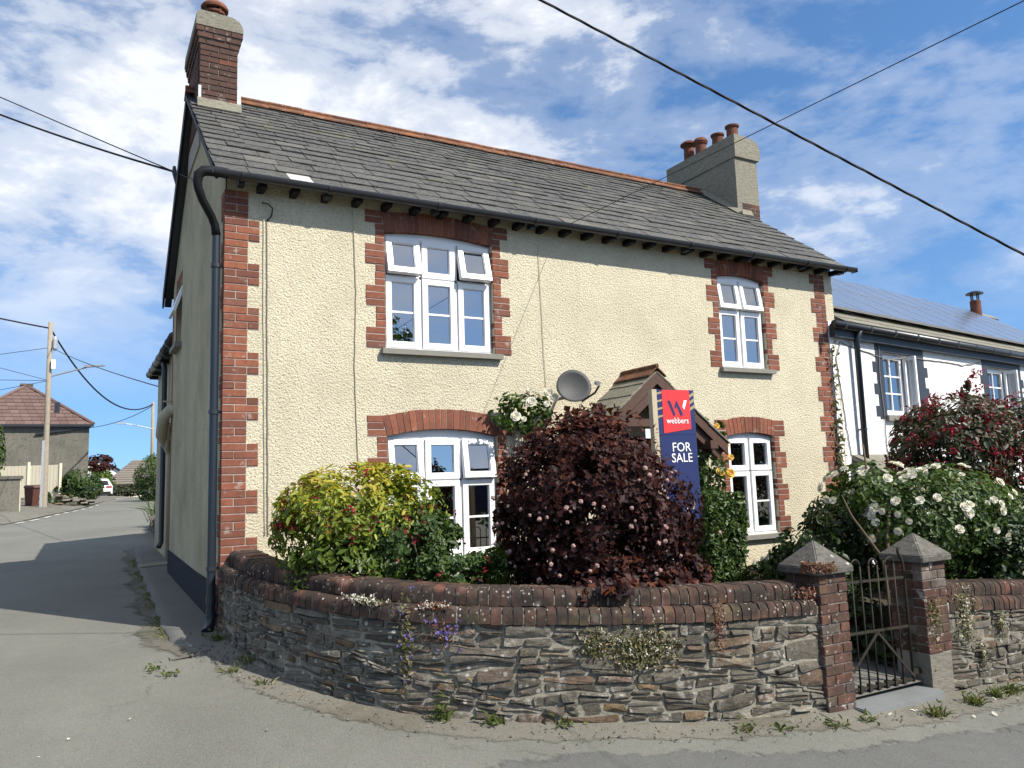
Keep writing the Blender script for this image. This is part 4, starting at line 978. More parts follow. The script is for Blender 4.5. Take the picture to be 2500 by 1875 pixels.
for i, x in enumerate(gx):
    top = .45 if i in (0,) else .57; r = .0075
    b = MB()
    if i == 7:
        b.tube([(x+.02, GY, gz_(-.41, x)), (x+.02, GY, gz_(.46, x)), (x+.015, GY, .56), (x-.01, GY, .60), (x-.035, GY, .64), (x-.03, GY, .675), (x-.01, GY, .68)], .012, 8)
        b.build('heel_post', m_iron, gate, smooth=True); continue
    b.tube([(x, GY, gz_(-.40, x)), (x, GY, gz_(.57 if i else .60, x))], r, 8); b.build('bar', m_iron, gate, smooth=True)
    cb = MB(); cb.box(x-.016, x+.016, GY-.016, GY+.016, gz_(zb_, x)-.03, gz_(zb_, x)+.024); cb.build('collar', m_iron, gate)
for a, c in ((1, 2), (3, 4), (5, 6)):
    xa, xc = gx[a], gx[c]; m_x = (xa+xc)/2; rr = (xc-xa)/2; z0 = gz_(.57, m_x); b = MB()
    b.tube([(m_x-rr*math.cos(k*math.pi/10), GY, z0+rr*math.sin(k*math.pi/10)) for k in range(11)], .0075, 8); b.build('hoop', m_iron, gate, smooth=True)
b = MB(); b.bar((4.52, GY-.014, gz_(zm_-.01, 4.52)), (4.16, GY-.014, gz_(-.26, 4.16)), .008, .02); b.build('brace', m_iron, gate)
b = MB(); b.bar((4.52, GY-.014, gz_(zm_-.01, 4.52)), (4.94, GY-.014, gz_(-.36, 4.94)), .008, .02); b.build('brace', m_iron, gate)
for zz in (.43, -.34):
    b = MB(); b.box(4.935, 5.04, GY-.012, GY+.012, zz-.02, zz+.02); b.build('hinge', m_iron, gate)

# ------------------------------------------------------------------ neighbouring house
NA = R(8); NT_ = Vector((math.cos(NA), math.sin(NA), 0)); NN = Vector((math.sin(NA), -math.cos(NA), 0)); NO = Vector((8.75, -.02, 0))
def NP(u, d, z): q = NO+NT_*u-NN*d; return (q.x, q.y, z)      # u along the front, d depth behind the front face
nb = thing('neighbouring_house', 'white rendered house with dark painted window surrounds and solar panels', 'house', NP(5, 2.5, -.5))
NW1 = (1.53, 2.69, 2.2, 3.25); NW2 = (5.5, 6.85, 2.2, 3.25); NL = 13
wall_with_holes(0, NL, -1.2, 3.62, [NW1, NW2], 0, .3, m_white, 'front_wall', nb, P=NP)
def nbox(b, u0, u1, d0, d1, z0, z1):
    return b.hexa([NP(u0, d0, z0), NP(u1, d0, z0), NP(u1, d1, z0), NP(u0, d1, z0), NP(u0, d0, z1), NP(u1, d0, z1), NP(u1, d1, z1), NP(u0, d1, z1)])
b = MB(); nbox(b, .0, NL, 5.3, 5.6, -1.2, 3.6); nbox(b, NL-.3, NL, .3, 5.3, -1.2, 3.6); nbox(b, .25, .5, .3, 5.3, -1.2, 3.6); b.build('rear_wall', m_white, nb)
b = MB(); nbox(b, .5, NL-.3, .3, 5.3, 1.95, 2.1); b.build('floor', m_floor, nb)
for (u0, u1, z0, z1) in (NW1, NW2):
    b = MB(); e = .008
    nbox(b, u0-.22, u1+.24, -e, .04, z1-.0, 3.5)
    nbox(b, u0-.22, u0-.001, -e, .3, z0-.06, z1-.001); nbox(b, u1+.001, u1+.24, -e, .3, z0-.06, z1-.001)
    su = b.build('window_surround', m_navy, nb)
    for k in range(3):
        zz = z1-.18-k*.36
        for ua, ub in ((u0-.33, u0-.221), (u1+.241, u1+.35)):
            bb = MB(); nbox(bb, ua, ub, -e, .02, zz-.17, zz); bb.build('toothed_block', m_navy, su)
    b = MB(); yf = .06
    uc = u0+(u1-u0)*.66
    for q in ((u0, u1, z0, z0+.045), (u0, u1, z1-.045, z1), (u0, u0+.045, z0, z1), (u1-.045, u1, z0, z1)): nbox(b, q[0], q[1], yf+.06, yf+.13, q[2], q[3])
    wn = b.build('window', m_pvc, nb)
    # closed casement
    b = MB()
    for q in ((u0+.03, uc, z0+.03, z0+.095), (u0+.03, uc, z1-.095, z1-.03), (u0+.03, u0+.095, z0+.095, z1-.095), (uc-.065, uc, z0+.095, z1-.095)): nbox(b, q[0], q[1], yf+.02, yf+.1, q[2], q[3])
    um = (u0+uc)/2+.01; nbox(b, um-.012, um+.012, yf+.03, yf+.08, z0+.09, z1-.09)
    for k in (1, 2): zz = z0+.09+(z1-z0-.18)*k/3; nbox(b, u0+.09, uc-.06, yf+.032, yf+.078, zz-.012, zz+.012)
    b.build('sash', m_pvc, wn); b = MB(); nbox(b, u0+.09, uc-.06, yf+.05, yf+.056, z0+.09, z1-.09); b.build('pane', m_glass, wn)
    # casement standing open, seen edge on
    b = MB(); L = u1-uc-.03
    for q in ((0, L, z0+.03, z0+.09), (0, L, z1-.09, z1-.03), (0, .06, z0+.09, z1-.09), (L-.06, L, z0+.09, z1-.09)):
        da, db = yf-q[0]*.55, yf-q[1]*.55; ua, ub = uc+.02+q[0]*.05, uc+.02+q[1]*.05
        b.hexa([NP(ua, da, q[2]), NP(ub, db, q[2]), NP(ub+.05, db, q[2]), NP(ua+.05, da, q[2]), NP(ua, da, q[3]), NP(ub, db, q[3]), NP(ub+.05, db, q[3]), NP(ua+.05, da, q[3])])
    b.build('sash', m_pvc, wn)
    b = MB(); nbox(b, u0-.08, u1+.02, -.07, .1, z0-.09, z0-.004); b.build('sill', m_sill, wn)
    curt = MB(); nbox(curt, u0+.15, u0+.42, .34, .36, z0, z1); curt.build('curtain', m_curtain, wn)
# roof
b = MB(); NEZ, NRZ, NRD = 3.6, 5.5, 2.75; nsl = math.hypot(NRD+.14, NRZ-NEZ); cu, cz_ = (NRD+.14)/nsl, (NRZ-NEZ)/nsl
def NR(u, v, h=0.): return NP(u, -.14+cu*v-cz_*h, NEZ+cz_*v+cu*h)
b.hexa([NR(-.02+.21, 0, -.06), NR(NL+.1, 0, -.06), NR(NL+.1, nsl, -.06), NR(.19, nsl, -.06), NR(.19, 0, 0), NR(NL+.1, 0, 0), NR(NL+.1, nsl, 0), NR(.19, nsl, 0)])
b.hexa([NP(.19, NRD, NRZ-.06), NP(NL+.1, NRD, NRZ-.06), NP(NL+.1, 5.7, 3.5), NP(.19, 5.7, 3.5), NP(.19, NRD, NRZ), NP(NL+.1, NRD, NRZ), NP(NL+.1, 5.7, 3.56), NP(.19, 5.7, 3.56)])
nroof = b.build('roof', m_slate, nb)
u = .2
for row in range(3):
    u = .2+random.uniform(-.1, 0); v0 = row*.2-.03
    while u < 9:
        u1 = u+random.uniform(.24, .4); sb = MB(); sb.cur = random.random(); a = max(u, .19)
        sb.hexa([NR(a+.003, v0, .016), NR(u1-.003, v0, .016), NR(u1-.003, v0+.36, .0), NR(a+.003, v0+.36, .0), NR(a+.003, v0, .027), NR(u1-.003, v0, .027), NR(u1-.003, v0+.36, .01), NR(a+.003, v0+.36, .01)])
        sb.build('slate', m_slate2, nroof); u = u1
u = .3
while u < NL:
    b = MB(); b.cur = random.random(); b.hexa([NR(u, nsl-.16, .0), NR(u+.44, nsl-.16, .0), NR(u+.44, nsl+.02, .0), NR(u, nsl+.02, .0), NR(u, nsl-.16, .05), NR(u+.44, nsl-.16, .05), NR(u+.44, nsl+.03, .07), NR(u, nsl+.03, .07)]); b.build('ridge_tile', m_slate2, nroof); u += .45
for r_ in range(2):
    for c_ in range(11):
        u0 = .28+c_*1.0; v0 = .36+r_*1.42; L = 1.40
        if r_ == 1: L = 1.36
        b = MB(); b.hexa([NR(u0, v0, .10), NR(u0+.985, v0, .10), NR(u0+.985, v0+L, .10), NR(u0, v0+L, .10), NR(u0, v0, .135), NR(u0+.985, v0, .135), NR(u0+.985, v0+L, .135), NR(u0, v0+L, .135)])
        pn = b.build('solar_panel', m_solarframe, nb)
        me = bpy.data.meshes.new('cell_sheet'); w2, l2 = .955/2, (L-.03)/2; me.from_pydata([(-w2, -l2, 0), (w2, -l2, 0), (w2, l2, 0), (-w2, l2, 0)], [], [(0, 1, 2, 3)]); me.materials.append(m_solar)
        c0 = Vector(NR(u0+.4925, v0+L/2, .1385)); ey = (Vector(NR(0, 1, 0))-Vector(NR(0, 0, 0))).normalized(); ex = NT_; ez = ex.cross(ey)
        link('cell_sheet', me, pn, Matrix(((ex.x, ey.x, ez.x, c0.x), (ex.y, ey.y, ez.y, c0.y), (ex.z, ey.z, ez.z, c0.z), (0, 0, 0, 1))))
fl = MB(); fc = NP(10.9, 2.2, 5.2); fl.lathe([(.13, 0), (.13, .42), (.1, .44)], fc, 14); fp = fl.build('flue', m_pot, nb, auto=40)
fl = MB(); fl.lathe([(.21, .60), (.21, .63), (.1, .68), (.01, .69)], fc, 14)
for k in range(4): a = k*math.pi/2; fl.box(fc[0]+.1*math.cos(a)-.012, fc[0]+.1*math.cos(a)+.012, fc[1]+.1*math.sin(a)-.012, fc[1]+.1*math.sin(a)+.012, fc[2]+.4, fc[2]+.62)
fl.build('cowl', m_black, fp)
# gutter, fascia, downpipe
b = MB(); nbox(b, -.0, NL, -.1, -.02, 3.36, 3.56); b.build('fascia', m_navy, nb)
b = MB(); b.tube([NP(-.12, -.17, 3.53), NP(NL, -.17, 3.53)], .06, 10); ng = b.build('gutter', m_black, nb, smooth=True)
for k in range(14):
    b = MB(); b.tube([NP(.1+k*.75, -.17, 3.53), NP(.15+k*.75, -.17, 3.53)], .067, 10); b.build('bracket', m_black, ng)
b = MB(); b.tube([NP(.6, -.17, 3.5), NP(.6, -.10, 3.35), NP(.6, -.09, 1.4)], .045, 10); nd_ = b.build('downpipe', m_dpipe, nb, smooth=True)
b = MB(); b.tube([NP(.6, -.09, 1.94), NP(.6, -.09, 1.97)], .054, 10); nbox(b, .6, .63, -.09, .0, 1.945, 1.965); b.build('clip', m_dpipe, nd_)
# lean-to porch roof
b = MB(); b.hexa([NP(.35, -.95, .95), NP(2.6, -.95, .95), NP(2.6, 0.0, 1.5), NP(.35, 0.0, 1.5), NP(.35, -.95, 1.0), NP(2.6, -.95, 1.0), NP(2.6, 0.0, 1.56), NP(.35, 0.0, 1.56)]); lt = b.build('lean_to_roof', m_slate2, nb)
for i in range(5):
    u = .35
    while u < 2.55:
        u1 = min(u+random.uniform(.22, .34), 2.6); f0, f1 = i/5-.02, min(1., (i+1.7)/5); sb = MB(); sb.cur = random.random()
        q = lambda uu, f, h: NP(uu, -.97+.97*f-.5*h, 1.0+.56*f+h)
        sb.hexa([q(u+.003, f0, .012), q(u1-.003, f0, .012), q(u1-.003, f1, .002), q(u+.003, f1, .002), q(u+.003, f0, .022), q(u1-.003, f0, .022), q(u1-.003, f1, .012), q(u+.003, f1, .012)]); sb.build('slate', m_slate2, lt); u = u1
def wobble(pts, a, n=8):
    out = []
    for p_, q_ in zip(pts, pts[1:]):
        for k in range(n):
            f = k/n; out.append(Vector(p_).lerp(Vector(q_), f)+Vector((random.uniform(-a, a), 0, random.uniform(-a, a))))
    out.append(Vector(pts[-1])); return out
b = MB(); b.tube(wobble([NP(.28, -.01, 3.3), NP(.12, -.012, 3.05), NP(.2, -.012, 2.5), NP(.26, -.012, 1.9), NP(.33, -.012, 1.55)], .012), .008, 5); b.tube(wobble([NP(.28, -.01, 3.3), NP(.9, -.012, 3.22), NP(1.7, -.02, 3.12), NP(2.3, -.02, 3.2), NP(3.4, -.012, 3.22), NP(4.4, -.012, 3.2), NP(5.2, -.012, 3.3)], .008), .009, 5)
b.tube(wobble([NP(1.42, -.02, 3.4), NP(1.36, -.02, 2.8), NP(1.4, -.02, 2.2), NP(1.4, -.012, 1.62), NP(1.55, -.012, 1.56)], .006), .008, 5); b.build('cable', m_greycable, nb)

# ------------------------------------------------------------------ foliage
def leaf_mesh(name, mat, pos, nrm, size, shape='lance', fold=.25, v=None, droop=None, asp=.5):
    """pos, nrm: (n,3); builds n leaves as small folded blades in one mesh"""
    n = len(pos); nrm = nrm/np.maximum(np.linalg.norm(nrm, axis=1, keepdims=True), 1e-6)
    d = rng.normal(size=(n, 3)); d[:, 2] -= .35
    if droop is not None: d = d*.6+droop
    d -= nrm*np.sum(d*nrm, 1, keepdims=True); d /= np.maximum(np.linalg.norm(d, axis=1, keepdims=True), 1e-6)
    s = np.cross(nrm, d); sz = size*np.clip(rng.lognormal(-.03, .33, n), .4, 1.9)[:, None]
    if shape == 'lance': tpl = [(-.5, 0, 0), (-.1, -asp*.5, .5), (.55, 0, .0), (-.1, asp*.5, .5)]; faces = [(0, 1, 2), (0, 2, 3)]
    elif shape == 'oval': tpl = [(-.5, 0, 0), (-.28, -asp*.42, .4), (.18, -asp*.45, .4), (.55, 0, -.1), (.18, asp*.45, .4), (-.28, asp*.42, .4)]; faces = [(0, 1, 2), (0, 2, 3), (0, 3, 4), (0, 4, 5)]
    elif shape == 'lobed': tpl = [(-.5, 0, 0), (-.2, -.42, .35), (.02, -.2, .1), (.6, 0, -.15), (.02, .2, .1), (-.2, .42, .35)]; faces = [(0, 1, 2), (0, 2, 3), (0, 3, 4), (0, 4, 5)]
    elif shape == 'blade': tpl = [(-.5, -.03, 0), (-.5, .03, 0), (.2, .025, .15), (.2, -.025, .15), (.9, 0, .0)]; faces = [(0, 3, 2, 1), (3, 4, 2)]
    k = len(tpl); V = np.zeros((n, k, 3))
    for i, (a, b_, c) in enumerate(tpl): V[:, i] = pos+sz*(d*a+s*b_+nrm*(c*fold))
    V = V.reshape(-1, 3)
    polys = [[i+f for f in fc] for fc in faces]
    me = bpy.data.meshes.new(name); nv = n*k
    loops = []; starts = []; totals = []; off = 0
    for fc in faces: pass
    F = [np.array(fc) for fc in faces]; tot = sum(len(f) for f in F)
    base = (np.arange(n)*k)[:, None]; L = np.concatenate([base+f[None] for f in F], axis=1).reshape(-1)
    tl = np.tile([len(f) for f in F], n); st = np.concatenate([[0], np.cumsum(tl)[:-1]])
    me.vertices.add(nv); me.vertices.foreach_set('co', V.reshape(-1).astype(np.float32))
    me.loops.add(len(L)); me.loops.foreach_set('vertex_index', L.astype(np.int32))
    me.polygons.add(len(tl)); me.polygons.foreach_set('loop_start', st.astype(np.int32)); me.polygons.foreach_set('loop_total', tl.astype(np.int32))
    at = me.attributes.new('v', 'FLOAT', 'FACE'); vv = rng.uniform(0, 1, n) if v is None else v
    at.data.foreach_set('value', np.repeat(vv, len(F)).astype(np.float32)); me.update(); me.validate(); me.materials.append(mat)
    return me
def blob_points(c, r, n, clumps=60, spread=.22, inner=.25, flat=None, k=2.):
    """points gathered in clumps over a lumpy ellipsoid, with outward normals"""
    c, r = np.array(c), np.array(r)
    dirs = rng.normal(size=(clumps, 3)); dirs /= np.linalg.norm(dirs, axis=1, keepdims=True)
    sup = (np.abs(dirs)**k).sum(1)**(-1./k); rad = rng.uniform(.80, 1.0, clumps)*sup; cc = dirs*rad[:, None]
    idx = rng.integers(0, clumps, n); p = cc[idx]+rng.normal(size=(n, 3))*spread*.6
    ins = rng.uniform(size=n) < inner; p[ins] *= rng.uniform(.4, .95, ins.sum())[:, None]
    ln = (np.abs(p)**k).sum(1)**(1./k); too = ln > 1.05; p[too] *= (1.05/ln[too]*rng.uniform(.9, 1.0, too.sum()))[:, None]
    nr = p/np.maximum(np.linalg.norm(p, axis=1, keepdims=True), 1e-6)/r; nr /= np.linalg.norm(nr, axis=1, keepdims=True)
    nr = nr+rng.normal(size=(n, 3))*.45; nr[:, 2] += .25
    if flat is not None: pass
    return c+p*r, nr
def stems(name, base, c, r, k=7, mat=None, parent=None, rad=.012):
    b = MB()
    for i in range(k):
        a = rng.uniform(0, 2*math.pi); e = np.array(c)+np.array(r)*np.array([math.cos(a)*.7, math.sin(a)*.7, rng.uniform(.1, .8)])
        s_ = np.array(base)+np.array([math.cos(a)*.05, math.sin(a)*.05, 0]); m1 = s_*.5+e*.5+np.array([0, 0, .1])
        b.tube([s_, s_*.6+m1*.4, m1, e], [rad, rad*.8, rad*.6, rad*.3], 5)
    return b.build(name, mat or m_bark, parent, smooth=True)
def shrub(name, label, cat, parts, base, group=None, stemk=8, srad=.012):
    """parts: list of dicts(c, r, n, size, mat, shape, clumps...)"""
    t_ = thing(name, label, cat, base, group)
    for q in parts:
        p_, nr = blob_points(q['c'], q['r'], q['n'], q.get('clumps', 60), q.get('spread', .22), q.get('inner', .25), k=q.get('k', 2.))
        if 'keep' in q: m_ = q['keep'](p_); p_, nr = p_[m_], nr[m_]
        v = q['v'](p_) if 'v' in q else None
        link(q.get('name', 'foliage'), leaf_mesh(q.get('name', 'foliage'), q['mat'], p_, nr, q['size'], q.get('shape', 'oval'), q.get('fold', .25), v, asp=q.get('asp', .55)), t_)
    q = parts[0]; stems('stem', base, q['c'], q['r'], stemk, None, t_, srad)
    return t_
def flower_head(name, mat, kind_='rose'):
    b = MB(); rs = random.Random(5)
    if kind_ == 'rose':
        for ring, (n, rad, tilt, sz) in enumerate(((7, .55, .35, .62), (6, .4, .8, .5), (5, .22, 1.15, .36))):
            for i in range(n):
                a = 2*math.pi*i/n+ring*.4+rs.uniform(-.15, .15); d = Vector((math.cos(a), math.sin(a), 0)); s_ = Vector((-d.y, d.x, 0)); u_ = Vector((0, 0, 1))
                out = (d*math.cos(tilt)+u_*math.sin(tilt)); c0 = d*(rad*.25)+u_*(.05*ring); b.cur = rs.random()
                b.add([c0-s_*sz*.2, c0+s_*sz*.2, c0+out*sz*.6+s_*sz*.5, c0+out*sz*1.0+s_*sz*.28-u_*.08, c0+out*sz*1.0-s_*sz*.28-u_*.08, c0+out*sz*.6-s_*sz*.5], [(0, 1, 2, 3, 4, 5)])
        m_ = bpy.data.meshes.new(name); m_.from_pydata(b.v, [], b.f)
        at = m_.attributes.new('v', 'FLOAT', 'FACE'); at.data.foreach_set('value', np.array(b.a, dtype=np.float32))
    else:
        bm = bmesh.new(); bmesh.ops.create_icosphere(bm, subdivisions=2, radius=.5)
        for v in bm.verts: v.co *= rs.uniform(.78, 1.12); v.co.z *= .8
        m_ = bpy.data.meshes.new(name); bm.to_mesh(m_); bm.free(); m_.attributes.new('v', 'FLOAT', 'FACE').data.foreach_set('value', np.array([rs.random() for _ in m_.polygons], dtype=np.float32))
    m_.materials.append(mat); return m_
fm_rose = flower_head('rose_bloom', f_white); fm_yrose = flower_head('rose_bloom', f_yell); fm_ball = flower_head('flower_head', f_pink, 'ball')
def place_flowers(t_, mesh, name, pts, nrms, size):
    for p_, n_ in zip(pts, nrms):
        q = Vector(n_).to_track_quat('Z', 'Y').to_matrix().to_4x4(); s_ = size*random.uniform(.6, 1.3)
        link(name, mesh, t_, Matrix.Translation(p_) @ q @ Matrix.Rotation(random.uniform(0, 6), 4, 'Z') @ Matrix.Diagonal((s_, s_, s_, 1)))
def surface_pts(c, r, n, facing=(-.55, -.75, .25), lim=.1, lo=-.7, hi=1.):
    out = []; nr = []; f = Vector(facing).normalized()
    while len(out) < n:
        d = Vector(rng.normal(size=3)).normalized()
        if d.dot(f) < lim or d.z < lo or d.z > hi: continue
        out.append(Vector((c[0]+d.x*r[0]*1.02, c[1]+d.y*r[1]*1.02, c[2]+d.z*r[2]*1.02))); nr.append((d+f*.4+Vector(rng.normal(size=3))*.25).normalized())
    return out, nr

# purple-leaved ninebark over the wall
c, r = (2.63, -2.41, 1.06), (.80, .76, .82)
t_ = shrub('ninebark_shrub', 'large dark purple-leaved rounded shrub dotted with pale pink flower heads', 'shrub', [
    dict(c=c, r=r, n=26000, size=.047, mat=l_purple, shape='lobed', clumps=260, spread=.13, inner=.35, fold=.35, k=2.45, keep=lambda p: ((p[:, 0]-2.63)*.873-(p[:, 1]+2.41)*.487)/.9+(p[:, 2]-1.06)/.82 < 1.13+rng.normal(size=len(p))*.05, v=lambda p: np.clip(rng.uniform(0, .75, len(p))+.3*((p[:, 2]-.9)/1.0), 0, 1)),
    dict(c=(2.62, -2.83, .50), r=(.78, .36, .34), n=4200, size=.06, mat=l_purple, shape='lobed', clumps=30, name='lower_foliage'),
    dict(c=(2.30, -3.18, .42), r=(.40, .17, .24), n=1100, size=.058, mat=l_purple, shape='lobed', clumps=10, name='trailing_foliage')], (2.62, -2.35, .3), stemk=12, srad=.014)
pts, nr = [], []
for _ in range(50):
    a, b_ = surface_pts(c, (r[0]*1.08, r[1]*1.08, r[2]*1.02), 1, lim=.0, hi=.75)
    if ((a[0].x-2.63)*.873-(a[0].y+2.41)*.487)/.9+(a[0].z-1.06)/.82 > 1.08: continue
    for k in range(random.choice([1, 1, 2, 3, 5])): pts.append(a[0]+Vector(rng.normal(size=3))*.055); nr.append(b_[0])
place_flowers(t_, fm_ball, 'flower_head', pts, nr, .031)
# upright shoots on its crown
sh = []; 
for i in range(40):
    a = rng.uniform(0, 6.28); rr = rng.uniform(0, .75); p0 = np.array([c[0]+math.cos(a)*rr*r[0], c[1]+math.sin(a)*rr*r[1], c[2]+r[2]*math.sqrt(max(0, 1-rr*rr))*.95])
    for k in range(7): sh.append(p0+np.array([rng.normal()*.02, rng.normal()*.02, k*.022+rng.normal()*.01]))
sh = np.array(sh); kind(link('shoots', leaf_mesh('shoots', l_purple, sh, rng.normal(size=sh.shape)+np.array([0, 0, .6]), .055, 'lobed', .3, rng.uniform(.45, 1, len(sh))), t_), 'stuff')

# golden weigela and the fuchsia beside it
c = (.90, -1.45, .98); r = (.70, .58, .54)
yel = lambda p: np.clip(.05+.9*(p[:, 2]-.62)/.85+rng.normal(size=len(p))*.2-.5*np.clip((p[:, 0]-1.0)*1.2, 0, .6), 0, 1)
t_ = shrub('golden_shrub', 'yellow-green rounded shrub with small dark red flowers beside the corner quoin', 'shrub', [
    dict(c=c, r=r, n=13000, size=.052, mat=l_yellow, shape='oval', clumps=170, spread=.14, inner=.3, v=yel, asp=.42, k=2.5),
    dict(c=(.72, -1.72, .72), r=(.5, .38, .3), n=2600, size=.055, mat=l_yellow, shape='lance', clumps=40, name='lower_foliage', v=lambda p: rng.uniform(0, .35, len(p)), asp=.42)], (.86, -1.4, .4))
pr_, nn_ = surface_pts(c, r, 34, lim=.1, lo=-.2); cp = np.concatenate([np.array(q)[None]+rng.normal(size=(9, 3))*.022 for q in pr_]); kind(link('flowers', leaf_mesh('flowers', f_crim, cp, rng.normal(size=cp.shape), .032, 'lance'), t_), 'stuff')
t_ = shrub('fuchsia_shrub', 'dark green fuchsia with small leaves spilling over the wall in front of the window', 'shrub', [
    dict(c=(1.20, -1.88, .80), r=(.42, .36, .36), n=6500, size=.038, mat=l_green, shape='oval', clumps=70, spread=.18, inner=.3, v=lambda p: rng.uniform(0, .7, len(p))),
    dict(c=(1.42, -2.22, .62), r=(.42, .28, .22), n=2400, size=.038, mat=l_green, shape='oval', clumps=30, name='lower_foliage', v=lambda p: rng.uniform(0, .7, len(p)))], (1.25, -1.95, .4))
pr_, nn_ = surface_pts((1.3, -2.05, .75), (.5, .42, .38), 16, lim=.2); cp = np.concatenate([np.array(q)[None]+rng.normal(size=(5, 3))*.016 for q in pr_]); kind(link('flowers', leaf_mesh('flowers', f_crim, cp, rng.normal(size=cp.shape), .028, 'lance'), t_), 'stuff')
shrub('box_shrub', 'small variegated light green shrub under the lower bay of the wide window', 'shrub', [
    dict(c=(1.95, -1.95, .58), r=(.34, .28, .24), n=2400, size=.038, mat=l_yellow, shape='oval', clumps=40, v=lambda p: rng.uniform(0, .75, len(p)))], (1.95, -1.95, .35), stemk=5, srad=.006)
# clipped evergreen beside the porch
hp, hn = [], []
for i in range(5200):
    f = rng.integers(0, 4); u, v = rng.uniform(-1, 1, 2); e = rng.normal()*.02
    x0, x1, y0, y1, z0, z1 = 5.02, 5.56, -1.18, -.68, -.05, 1.13
    taper = 1+.06*math.sin(v*3)
    cx, cy, cz2 = (x0+x1)/2, (y0+y1)/2, (z0+z1)/2; hx, hy, hz = (x1-x0)/2*taper, (y1-y0)/2*taper, (z1-z0)/2
    if f == 0: q = (cx+u*hx, cy-hy+e, cz2+v*hz); n_ = (0, -1, .2)
    elif f == 1: q = (cx-hx+e, cy+u*hy, cz2+v*hz); n_ = (-1, 0, .2)
    elif f == 2: q = (cx+hx+e, cy+u*hy, cz2+v*hz); n_ = (1, 0, .2)
    else: q = (cx+u*hx, cy+v*hy, cz2+hz*(1.0-.18*(u*u+v*v))+e); n_ = (0, 0, 1)
    hp.append(q); hn.append(n_)
hn = np.array(hn)+rng.normal(size=(len(hn), 3))*.6
t_ = thing('clipped_evergreen', 'square-topped clipped dark green evergreen beside the porch', 'shrub', (5.3, -.93, -.2))
link('foliage', leaf_mesh('foliage', l_green, np.array(hp), hn, .05, 'oval', .25, rng.uniform(0, .85, len(hp))), t_)
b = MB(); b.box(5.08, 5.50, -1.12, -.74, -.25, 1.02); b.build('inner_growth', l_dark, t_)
# climbing yellow rose on the right of the porch
t_ = shrub('climbing_rose', 'climbing rose with peach-yellow blooms up the right side of the porch', 'climbing plant', [
    dict(c=(5.75, -.42, 1.45), r=(.26, .28, .48), n=900, size=.07, mat=l_green, shape='oval', clumps=26, inner=.4), dict(c=(6.1, -.12, 1.9), r=(.28, .1, .2), n=220, size=.055, mat=l_green, shape='oval', clumps=8, name='upper_foliage')], (5.7, -.3, -.2), stemk=6)
place_flowers(t_, fm_yrose, 'rose_bloom', [Vector(q) for q in ((5.98, -.6, 1.55), (5.88, -.62, 1.72), (6.2, -.16, 1.98), (5.62, -.66, 1.7), (5.95, -.6, 1.35), (5.72, -.68, 1.38))], [(-.4, -.8, .3)]*6, .075)
# white rose against the wall left of the porch
t_ = shrub('white_rambler', 'white rambling rose against the roughcast beside the satellite dish', 'climbing plant', [
    dict(c=(3.2, -.22, 2.12), r=(.40, .16, .24), n=700, size=.06, mat=l_green, shape='oval', clumps=20, inner=.4)], (3.3, -.15, .3), stemk=6)
place_flowers(t_, fm_rose, 'rose_bloom', [Vector(q) for q in ((3.0, -.42, 2.05), (3.1, -.42, 2.02), (3.26, -.3, 2.36), (3.5, -.3, 2.34), (3.56, -.34, 2.28), (3.24, -.36, 2.22), (3.42, -.4, 2.2))], [(-.4, -.8, .35)]*7, .07)
# low border planting by the right-hand window
t_ = shrub('border_rose', 'low leafy border plant with one yellow bloom under the right window sill', 'plant', [
    dict(c=(5.55, -1.45, .02), r=(.4, .3, .34), n=1100, size=.055, mat=l_green, shape='oval', clumps=26, inner=.4), dict(c=(6.0, -1.6, -.08), r=(.35, .25, .28), n=600, size=.06, mat=l_grass, shape='lance', clumps=18, inner=.4, name='grassy_foliage')], (5.6, -1.4, -.3), stemk=8, srad=.005)
place_flowers(t_, fm_yrose, 'rose_bloom', [Vector((5.45, -1.76, .18))], [(-.4, -.8, .4)], .08)
def blades(name, label, base, n, h, spread, mat=l_grass, cat='plant', top=True, parent=None, rad=.05):
    pos = np.array([[base[0]+rng.normal()*rad, base[1]+rng.normal()*rad, base[2]] for _ in range(n)]); dr = np.stack([rng.normal(size=n)*spread, rng.normal(size=n)*spread, np.ones(n)], 1)
    b = MB()
    for p_, d in zip(pos, dr):
        L = h*rng.uniform(.5, 1.1); d = d/np.linalg.norm(d); s_ = np.cross(d, [rng.normal(), rng.normal(), .1]); s_ = s_/np.linalg.norm(s_)*.006*(1+h); side = np.array([d[0], d[1], 0])*L*.5; b.cur = float(rng.uniform())
        p1_ = p_+d*L*.55; p2_ = p_+d*L*.85+side*.9-np.array([0, 0, L*.08])
        b.add([p_-s_, p_+s_, p1_+s_*.8, p1_-s_*.8, p2_], [(0, 1, 2, 3), (3, 2, 4)])
    m_ = bpy.data.meshes.new(name); m_.from_pydata([tuple(v) for v in b.v], [], b.f); m_.attributes.new('v', 'FLOAT', 'FACE').data.foreach_set('value', np.array(b.a, dtype=np.float32)); m_.materials.append(mat)
    o = link(name, m_, parent)
    if parent is None and label: tag(o, label, cat)
    return o
blades('iris_clump', 'upright thin-leaved clump at the wall end near the gate pillar', (6.5, -1.75, -.25), 40, .75, .18)
shrub('path_fern', 'leafy green plants crowding the garden path inside the iron gate', 'plant', [dict(c=(5.05, -2.75, -.10), r=(.24, .62, .42), n=1700, size=.075, mat=l_dark, shape='oval', clumps=36, inner=.4), dict(c=(5.36, -2.2, .3), r=(.26, .5, .5), n=1500, size=.07, mat=l_dark, shape='oval', clumps=30, inner=.4, name='back_foliage')], (5.45, -2.7, -.4), stemk=6, srad=.006)
